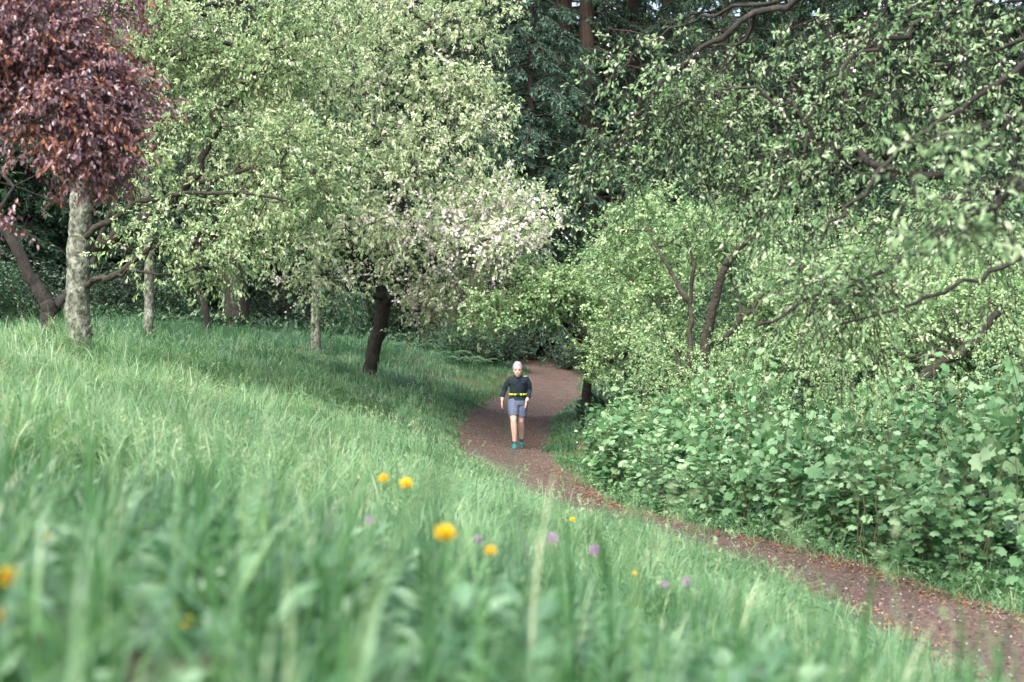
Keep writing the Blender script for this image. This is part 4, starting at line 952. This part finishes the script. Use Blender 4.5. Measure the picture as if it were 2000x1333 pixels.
for i, a in enumerate([
    (870, 1045, 2.8, 'yellow', .019, 'bright yellow dandelion nearest the middle of the foreground, largest of the central ones'),
    (16, 1132, 2.25, 'yellow', .020, 'large blurred yellow dandelion at the left edge'),
    (4, 1210, 2.3, 'yellow', .015, 'blurred yellow dandelion half out of frame below the large one at the left edge'),
    (366, 1217, 2.6, 'yellow', .013, 'orange yellow dandelion low in the blurred grass at the lower left'),
    (794, 946, 4.0, 'yellow', .016, 'yellow dandelion right one of the two standing side by side above centre'),
    (749, 936, 4.2, 'yellow', .014, 'yellow dandelion left one of the two standing side by side above centre'),
    (100, 1055, 3.5, 'yellow', .015, 'pale blurred dandelion at the left above the large one'),
    (958, 1077, 3.4, 'yellow', .012, 'dull half closed dandelion right of the brightest one'),
    (262, 1160, 3.6, 'yellow', .010, 'small faint yellow dandelion deep in the lower left grass'),
    (1240, 1121, 6.5, 'yellow', .014, 'small sharp yellow dandelion in the grass below the path bend'),
    (1118, 1016, 9.0, 'yellow', .016, 'tiny yellow dandelion at the lower edge of the path in the centre'),
    (1078, 1053, 4.0, 'purple', .015, 'pale purple clover head left of the other one near the centre'),
    (1160, 1075, 4.0, 'purple', .013, 'pink purple clover head right of the pale one near the centre'),
    (1340, 1136, 4.6, 'purple', .013, 'purple clover head in the grass at the lower right of centre'),
    (1298, 1141, 4.8, 'purple', .010, 'small purple clover head beside the larger lower right one'),
    (722, 1016, 4.2, 'purple', .011, 'faint purple clover head left of the brightest dandelion'),
    (934, 1055, 4.6, 'purple', .012, 'dark purple clover head between the bright dandelion and the dull one'),
    (300, 1096, 3.0, 'white', .012, 'small white daisy blurred in the lower left grass')]):
    flower(*a, seed=200 + i)

# ------------------------------------------------------------------ fallen branches in the meadow
def stick(pts, rads, lab, seed, sides=()):
    pts = [np.array(P(*p)) for p in pts]
    b0 = pts[0].copy(); b0[2] = gz(b0[0], b0[1]); V, Fc = tube_geo(catmull(pts, 5) - b0, np.linspace(rads[0], rads[1], len(catmull(pts, 5))), 7); parts = [(V, Fc, None, 0)]
    root = empty('fallen_branch', b0, lab, 'fallen branch', 'fallen branches in the meadow')
    obj('limb', mk_mesh('limb', parts, [M['bark_lichen']], True), root)
    for s_ in sides:
        q_ = np.array([P(*p) for p in s_]) - b0; v, f = tube_geo(q_, np.linspace(rads[1] * .9, .004, len(q_)), 5); obj('twig', mk_mesh('twig', [(v, f, None, 0)], [M['bark_lichen']], True), root)
stick([(618, 795, 20), (634, 814, 19.8), (655, 836, 19.6)], (.022, .012), 'grey broken branch sticking up slantwise from the meadow grass', 1, [[(640, 822, 19.7), (650, 818, 19.8), (656, 812, 19.9)]])
stick([(676, 842, 19), (690, 852, 18.9), (728, 858, 18.8)], (.016, .010), 'short pale branch lying flat in the meadow grass with stubby twigs', 2, [[(690, 852, 18.9), (697, 843, 18.9)], [(702, 855, 18.9), (709, 845, 18.9)], [(715, 857, 18.9), (723, 847, 18.9)], [(680, 845, 19), (674, 852, 19)]])

# ------------------------------------------------------------------ the walker
def cap_tube(pts, rad, sides=14, flat=None):
    """closed tube; flat=(axis vector, factor) squashes the section"""
    pts = np.asarray(pts, float); v, f = tube_geo(pts, rad, sides)
    if flat is not None:
        ax = unit(np.array(flat[0], float)); n = len(pts); c = np.repeat(pts, sides, 0); d = (v - c) @ ax; v = v - np.outer(d * (1 - flat[1]), ax)
    n = len(v); v = np.vstack([v, pts[0], pts[-1]]); fl = [tuple(q) for q in f]
    for j in range(sides):
        fl.append((n, (j + 1) % sides, j)); fl.append((n + 1, n - sides + j, n - sides + (j + 1) % sides))
    return v, fl
def rings(rs_, sides=20):
    """rs_: (x, y, z, rx, ry) stacked sections"""
    a = np.arange(sides) / sides * 2 * math.pi; V = []
    for x, y, z, rx, ry in rs_: V.append(np.c_[x + rx * np.cos(a), y + ry * np.sin(a), np.full(sides, z)])
    n = len(rs_) * sides; V = np.vstack(V + [np.array([rs_[0][:3]]), np.array([rs_[-1][:3]])]); fl = []
    for i in range(len(rs_) - 1):
        for j in range(sides): fl.append((i * sides + j, i * sides + (j + 1) % sides, (i + 1) * sides + (j + 1) % sides, (i + 1) * sides + j))
    for j in range(sides):
        fl.append((n, (j + 1) % sides, j)); fl.append((n + 1, n - sides + j, n - sides + (j + 1) % sides))
    return V, fl
def ball(c, r, n=14):
    c = np.array(c, float); r = np.array(r if hasattr(r, '__len__') else (r, r, r), float)
    zs = np.linspace(-.97, .97, n); return rings([(c[0], c[1], c[2] + r[2] * z, r[0] * math.sqrt(1 - z * z), r[1] * math.sqrt(1 - z * z)) for z in zs], 16)
def joined(name, pieces, mat, root, voxel=.007, smooth=6, noise_=0):
    me = bpy.data.meshes.new(name); V, Fl, off = [], [], 0
    for v, f in pieces:
        V += [tuple(map(float, q)) for q in v]; Fl += [tuple(i + off for i in q) for q in f]; off += len(v)
    me.from_pydata(V, [], Fl); bm = bmesh.new(); bm.from_mesh(me); bmesh.ops.recalc_face_normals(bm, faces=bm.faces); bm.to_mesh(me); bm.free()
    me.materials.append(mat); o = obj(name, me, root)
    r = o.modifiers.new('join', 'REMESH'); r.mode = 'VOXEL'; r.voxel_size = voxel; r.use_smooth_shade = True
    s = o.modifiers.new('relax', 'SMOOTH'); s.factor = .5; s.iterations = smooth
    if noise_:
        tx = bpy.data.textures.new(name + '_folds', 'CLOUDS'); tx.noise_scale = .09
        d = o.modifiers.new('folds', 'DISPLACE'); d.texture = tx; d.strength = noise_; d.mid_level = .5
    return o

pp = P(1012, 880, 26.6); pz = float(path_z(pp[0], pp[1])) - .008
walker = empty('person', (pp[0], pp[1], pz), 'walker in dark long sleeved top, yellow belt, blue grey shorts and pale knit cap', 'person')
m_skin = simple_mat('skin', (.52, .315, .26), .55); m_skin.node_tree.nodes['Principled BSDF'].inputs['Subsurface Weight'].default_value = .08
m_shirt = noise_mat('shirt', [(.3, (.005, .012, .020)), (.7, (.010, .019, .030))], scale=20, rough=.85, bump=.15)
m_shorts = noise_mat('shorts', [(.3, (.060, .078, .135)), (.7, (.10, .12, .19))], scale=15, rough=.8, bump=.15)
m_cap = noise_mat('knit', [(.3, (.17, .175, .23)), (.7, (.36, .36, .44))], scale=60, rough=.95, bump=.4)
m_belt = simple_mat('neon', (.48, .62, .02), .5); m_black = simple_mat('dark_webbing', (.015, .016, .02), .5)
m_teal = noise_mat('shoe_teal', [(.40, (.008, .05, .06)), (.58, (.012, .22, .21))], scale=30, rough=.6, bump=.1)
m_sole = simple_mat('shoe_sole', (.22, .05, .05), .7); m_sock = simple_mat('sock', (.03, .035, .05), .9); m_lace = simple_mat('lace', (.45, .65, .62), .7)
m_hair = simple_mat('hair', (.06, .04, .03), .7); m_eye = simple_mat('eye', (.03, .022, .02), .3); m_lip = simple_mat('lip', (.42, .16, .14), .5); m_grey = simple_mat('reflective', (.22, .21, .26), .6)

hd = np.array([-.012, -.165, 1.472])
# legs: joints
LA = [(-.10, -.02, .90), (-.088, -.21, .545), (-.072, -.20, .31), (-.066, -.20, .09)]
RA = [(.085, .00, .90), (.048, -.01, .52), (.062, .11, .32), (.066, .20, .11)]
legr = [.092, .088, .074, .062, .055, .059, .051, .037, .034]
def legpts(J):
    hip, kn, ca, an = map(np.array, J)
    return [hip, hip * .66 + kn * .34, hip * .3 + kn * .7, hip * .1 + kn * .9, kn, kn * .55 + ca * .45, ca, ca * .35 + an * .65, an]
def foot_pieces(an, grow_=0.0):
    an = np.array(an); x, y, z = an
    return [cap_tube([(x, y + .045, .045), (x, y, .055), (x - .003, y - .07, .045), (x - .005, y - .14, .034), (x - .005, y - .175, .030)], [r + grow_ for r in (.034, .040, .040, .036, .024)], 14, flat=((0, 0, 1), .95)),
            cap_tube([(x, y, z + .02), (x, y - .01, .05)], [.036 + grow_, .042 + grow_], 12)]
armL = [(-.150, -.07, 1.305), (-.210, -.055, 1.22), (-.255, -.02, 1.10), (-.285, -.06, 1.0), (-.305, -.10, .90)]
armR = [(.150, -.06, 1.305), (.196, -.03, 1.21), (.212, .0, 1.09), (.196, -.13, .985), (.150, -.24, .90)]
armr = [.046, .044, .037, .035, .025]
def hand(wr, side, aim=(0, -.15, -1)):
    wr = np.array(wr); aim = unit(np.array(aim, float)); ac = unit(np.cross(aim, (side, 0, 0))); fw = unit(np.cross(ac, aim))   # ac: across the knuckles
    P0 = wr; ps = [cap_tube([P0 - aim * .02, P0 + aim * .02, P0 + aim * .055, P0 + aim * .085], [.024, .031, .037, .033], 12, flat=(fw, .48))]
    for q_, (o_, ln, cu) in enumerate([(-.028, .062, .30), (-.010, .073, .42), (.009, .069, .50), (.026, .054, .60)]):
        b = P0 + aim * .078 + ac * o_; side_v = fw * -1 if False else fw
        p1 = b + aim * ln * .42 + side_v * 0; p2 = p1 + unit(aim * 1 + np.array([-side * cu, -.1, 0])) * ln * .33; p3 = p2 + unit(aim * .8 + np.array([-side * cu * 1.6, -.15, 0])) * ln * .28
        ps.append(cap_tube([b - aim * .02, b, p1, p2, p3], [.0095, .0098, .0092, .0085, .007], 8))
    t0 = P0 + aim * .025 - ac * .022; ps.append(cap_tube([t0, t0 - ac * .022 + aim * .025, t0 - ac * .028 + aim * .052 + np.array([-side * .008, 0, 0]), t0 - ac * .024 + aim * .072 + np.array([-side * .014, 0, 0])], [.014, .0125, .0105, .0085], 8))
    return ps
body = [rings([(0, 0, .80, .13, .10), (0, 0, .88, .158, .115), (0, -.005, .95, .145, .105), (0, -.015, 1.04, .122, .092), (0, -.035, 1.14, .132, .100), (0, -.055, 1.24, .150, .105), (0, -.065, 1.29, .140, .085), (-.003, -.07, 1.335, .080, .06), (-.006, -.08, 1.365, .052, .052)]),
        cap_tube([(-.006, -.075, 1.31), (-.008, -.105, 1.375), (-.012, -.14, 1.42)], [.055, .052, .050], 14),
        ball(hd + (0, .012, .030), (.078, .093, .098)), ball(hd + (0, -.020, -.045), (.063, .072, .074)), ball(hd + (0, -.045, -.095), (.030, .032, .026)),
        cap_tube([hd + (0, -.082, .012), hd + (0, -.106, -.024), hd + (0, -.096, -.036)], [.009, .015, .012], 8),
        ball(hd + (-.074, .01, -.012), (.012, .02, .03), 8), ball(hd + (.074, .01, -.012), (.012, .02, .03), 8)]
body += [cap_tube(legpts(LA), legr), cap_tube(legpts(RA), legr), cap_tube(armL, armr), cap_tube(armR, armr)]
body += foot_pieces(LA[3], -.006) + foot_pieces(RA[3], -.006) + hand(armL[-1], -1) + hand(armR[-1], 1, (-.12, -.12, -1))
joined('body', body, m_skin, walker, .005, 3)
g_ = .012
shirt = [rings([(0, -.005, .905, .170, .124), (0, -.005, .97, .164, .120), (0, -.015, 1.04, .155, .112), (0, -.035, 1.14, .164, .118), (0, -.055, 1.24, .180, .120), (0, -.065, 1.29, .176, .104), (-.003, -.070, 1.328, .136, .084), (-.005, -.074, 1.352, .092, .068), (-.006, -.078, 1.372, .066, .056)])]
for A__, rr in ((armL, armr), (armR, armr)):
    pts = [np.array(A__[0]) + (.05 if A__ is armL else -.05, 0, .01)] + [np.array(q) for q in A__[:4]] + [np.array(A__[3]) * .55 + np.array(A__[4]) * .45]
    shirt.append(cap_tube(pts, [.052, .054, .053, .046, .043, .036], 14))
joined('shirt', shirt, m_shirt, walker, .006, 5, .022)
shorts = [rings([(0, 0, .775, .10, .09), (0, 0, .82, .172, .125), (0, 0, .88, .174, .130), (0, -.003, .93, .160, .118)])]
for J in (LA, RA):
    q_ = legpts(J); shorts.append(cap_tube([np.array(q_[0]) + (0, 0, .0), q_[1], q_[2], np.array(q_[2]) * .45 + np.array(q_[3]) * .55], [.100, .102, .092, .086], 16))
so_ = joined('shorts', shorts, m_shorts, walker, .006, 4, .016)
# cap, hair, face
joined('knit_cap', [ball(hd + (0, .030, .082), (.086, .098, .082)), cap_tube([hd + (0, .045, .02), hd + (0, .012, .085)], [.092, .090], 16), ball(hd + (-.005, .055, .125), (.050, .060, .045))], m_cap, walker, .006, 3, .004)
joined('hair', [ball(hd + (0, .045, -.005), (.078, .070, .075)), cap_tube([hd + (-.072, .012, .03), hd + (-.072, .016, -.03), hd + (-.062, .03, -.06)], [.012, .013, .008], 8), cap_tube([hd + (.072, .012, .03), hd + (.072, .016, -.03), hd + (.062, .03, -.06)], [.012, .013, .008], 8)], m_hair, walker, .006, 2)
def part(name, pieces, mat, par=None):
    V, Fl, off = [], [], 0
    for v, f in pieces:
        V += [tuple(map(float, q)) for q in v]; Fl += [tuple(i + off for i in q) for q in f]; off += len(v)
    me = bpy.data.meshes.new(name); me.from_pydata(V, [], Fl); bm = bmesh.new(); bm.from_mesh(me); bmesh.ops.recalc_face_normals(bm, faces=bm.faces); bm.to_mesh(me); bm.free()
    me.materials.append(mat); me.polygons.foreach_set('use_smooth', [True] * len(me.polygons)); return obj(name, me, par or walker)
for s in (-1, 1):
    part('eye', [ball(hd + (s * .030, -.070, .006), (.013, .013, .008), 8)], m_eye)
    part('eyebrow', [cap_tube([hd + (s * .045, -.066, .022), hd + (s * .030, -.079, .027), hd + (s * .015, -.083, .024)], [.003, .004, .003], 6)], m_hair)
part('mouth', [cap_tube([hd + (-.022, -.078, -.062), hd + (0, -.090, -.064), hd + (.022, -.078, -.062)], [.003, .005, .003], 8)], m_lip)
part('shoulder_patch', [ball((.128, -.075, 1.352), (.045, .05, .018), 8)], m_grey)
# belt
def band(z0, z1, rx, ry, cx_, cy_, mat, name, a0=0, a1=6.283, par=None, thick=.008):
    n_ = max(6, int((a1 - a0) / .12)); V, Fl = [], []
    for i in range(n_ + 1):
        a = a0 + (a1 - a0) * i / n_; c, s = math.cos(a), math.sin(a)
        for z in (z0, z1):
            for t in (0, thick): V.append((cx_ + (rx + t) * c, cy_ + (ry + t) * s, z))
    for i in range(n_):
        a = i * 4; b = a + 4; Fl += [(a, b, b + 2, a + 2), (a + 1, a + 3, b + 3, b + 1), (a, a + 1, b + 1, b), (a + 2, b + 2, b + 3, a + 3)]
    Fl += [(0, 2, 3, 1), (n_ * 4, n_ * 4 + 1, n_ * 4 + 3, n_ * 4 + 2)]
    return part(name, [(np.array(V), Fl)], mat, par)
bl = band(1.000, 1.034, .164, .122, 0, -.012, m_belt, 'belt')
band(.994, 1.040, .164, .122, 0, -.012, m_black, 'buckle', 4.50, 4.90, bl, .016)
for a in (4.2, 5.2, 5.5): band(.996, 1.038, .164, .122, 0, -.012, m_black, 'belt_loop', a - .03, a + .05, bl, .013)
wr = np.array(armR[-1]) * .86 + np.array(armR[-2]) * .14
wt = part('watch', [cap_tube([wr + (0, -.008, .010), wr + (0, .006, -.012)], [.031, .031], 14)], m_black)
part('watch_face', [ball(wr + (.020, -.022, 0), (.014, .008, .016), 8)], m_grey, wt)
# socks and shoes
for J in (LA, RA):
    x_, y_, z_ = J[3]; part('sock', [cap_tube([(x_, y_, z_ - .01), (x_ + (J[2][0] - x_) * .3, y_ + (J[2][1] - y_) * .3, z_ + .065)], [.041, .041], 14)], m_sock)
    sh = joined('shoe', foot_pieces(J[3], .006), m_teal, walker, .005, 3)
    a = np.linspace(0, 2 * math.pi, 20, endpoint=False); out = np.array([(x_ - .003 + .046 * math.cos(t) * (1 if math.sin(t) > -.2 else 1.02), y_ - .065 + .128 * math.sin(t)) for t in a])
    V = np.vstack([np.c_[out, np.full(20, .0)], np.c_[out, np.full(20, .026)]]); Fl = [tuple(range(19, -1, -1)), tuple(range(20, 40))] + [(i, (i + 1) % 20, 20 + (i + 1) % 20, 20 + i) for i in range(20)]
    part('sole', [(V, Fl)], m_sole, sh)
    part('laces', [cap_tube([(x_ - .026, y_ - .06 - k * .022, .078 - k * .008), (x_ + .022, y_ - .068 - k * .022, .080 - k * .008)], [.0045, .0045], 6) for k in range(4)], m_lace, sh)
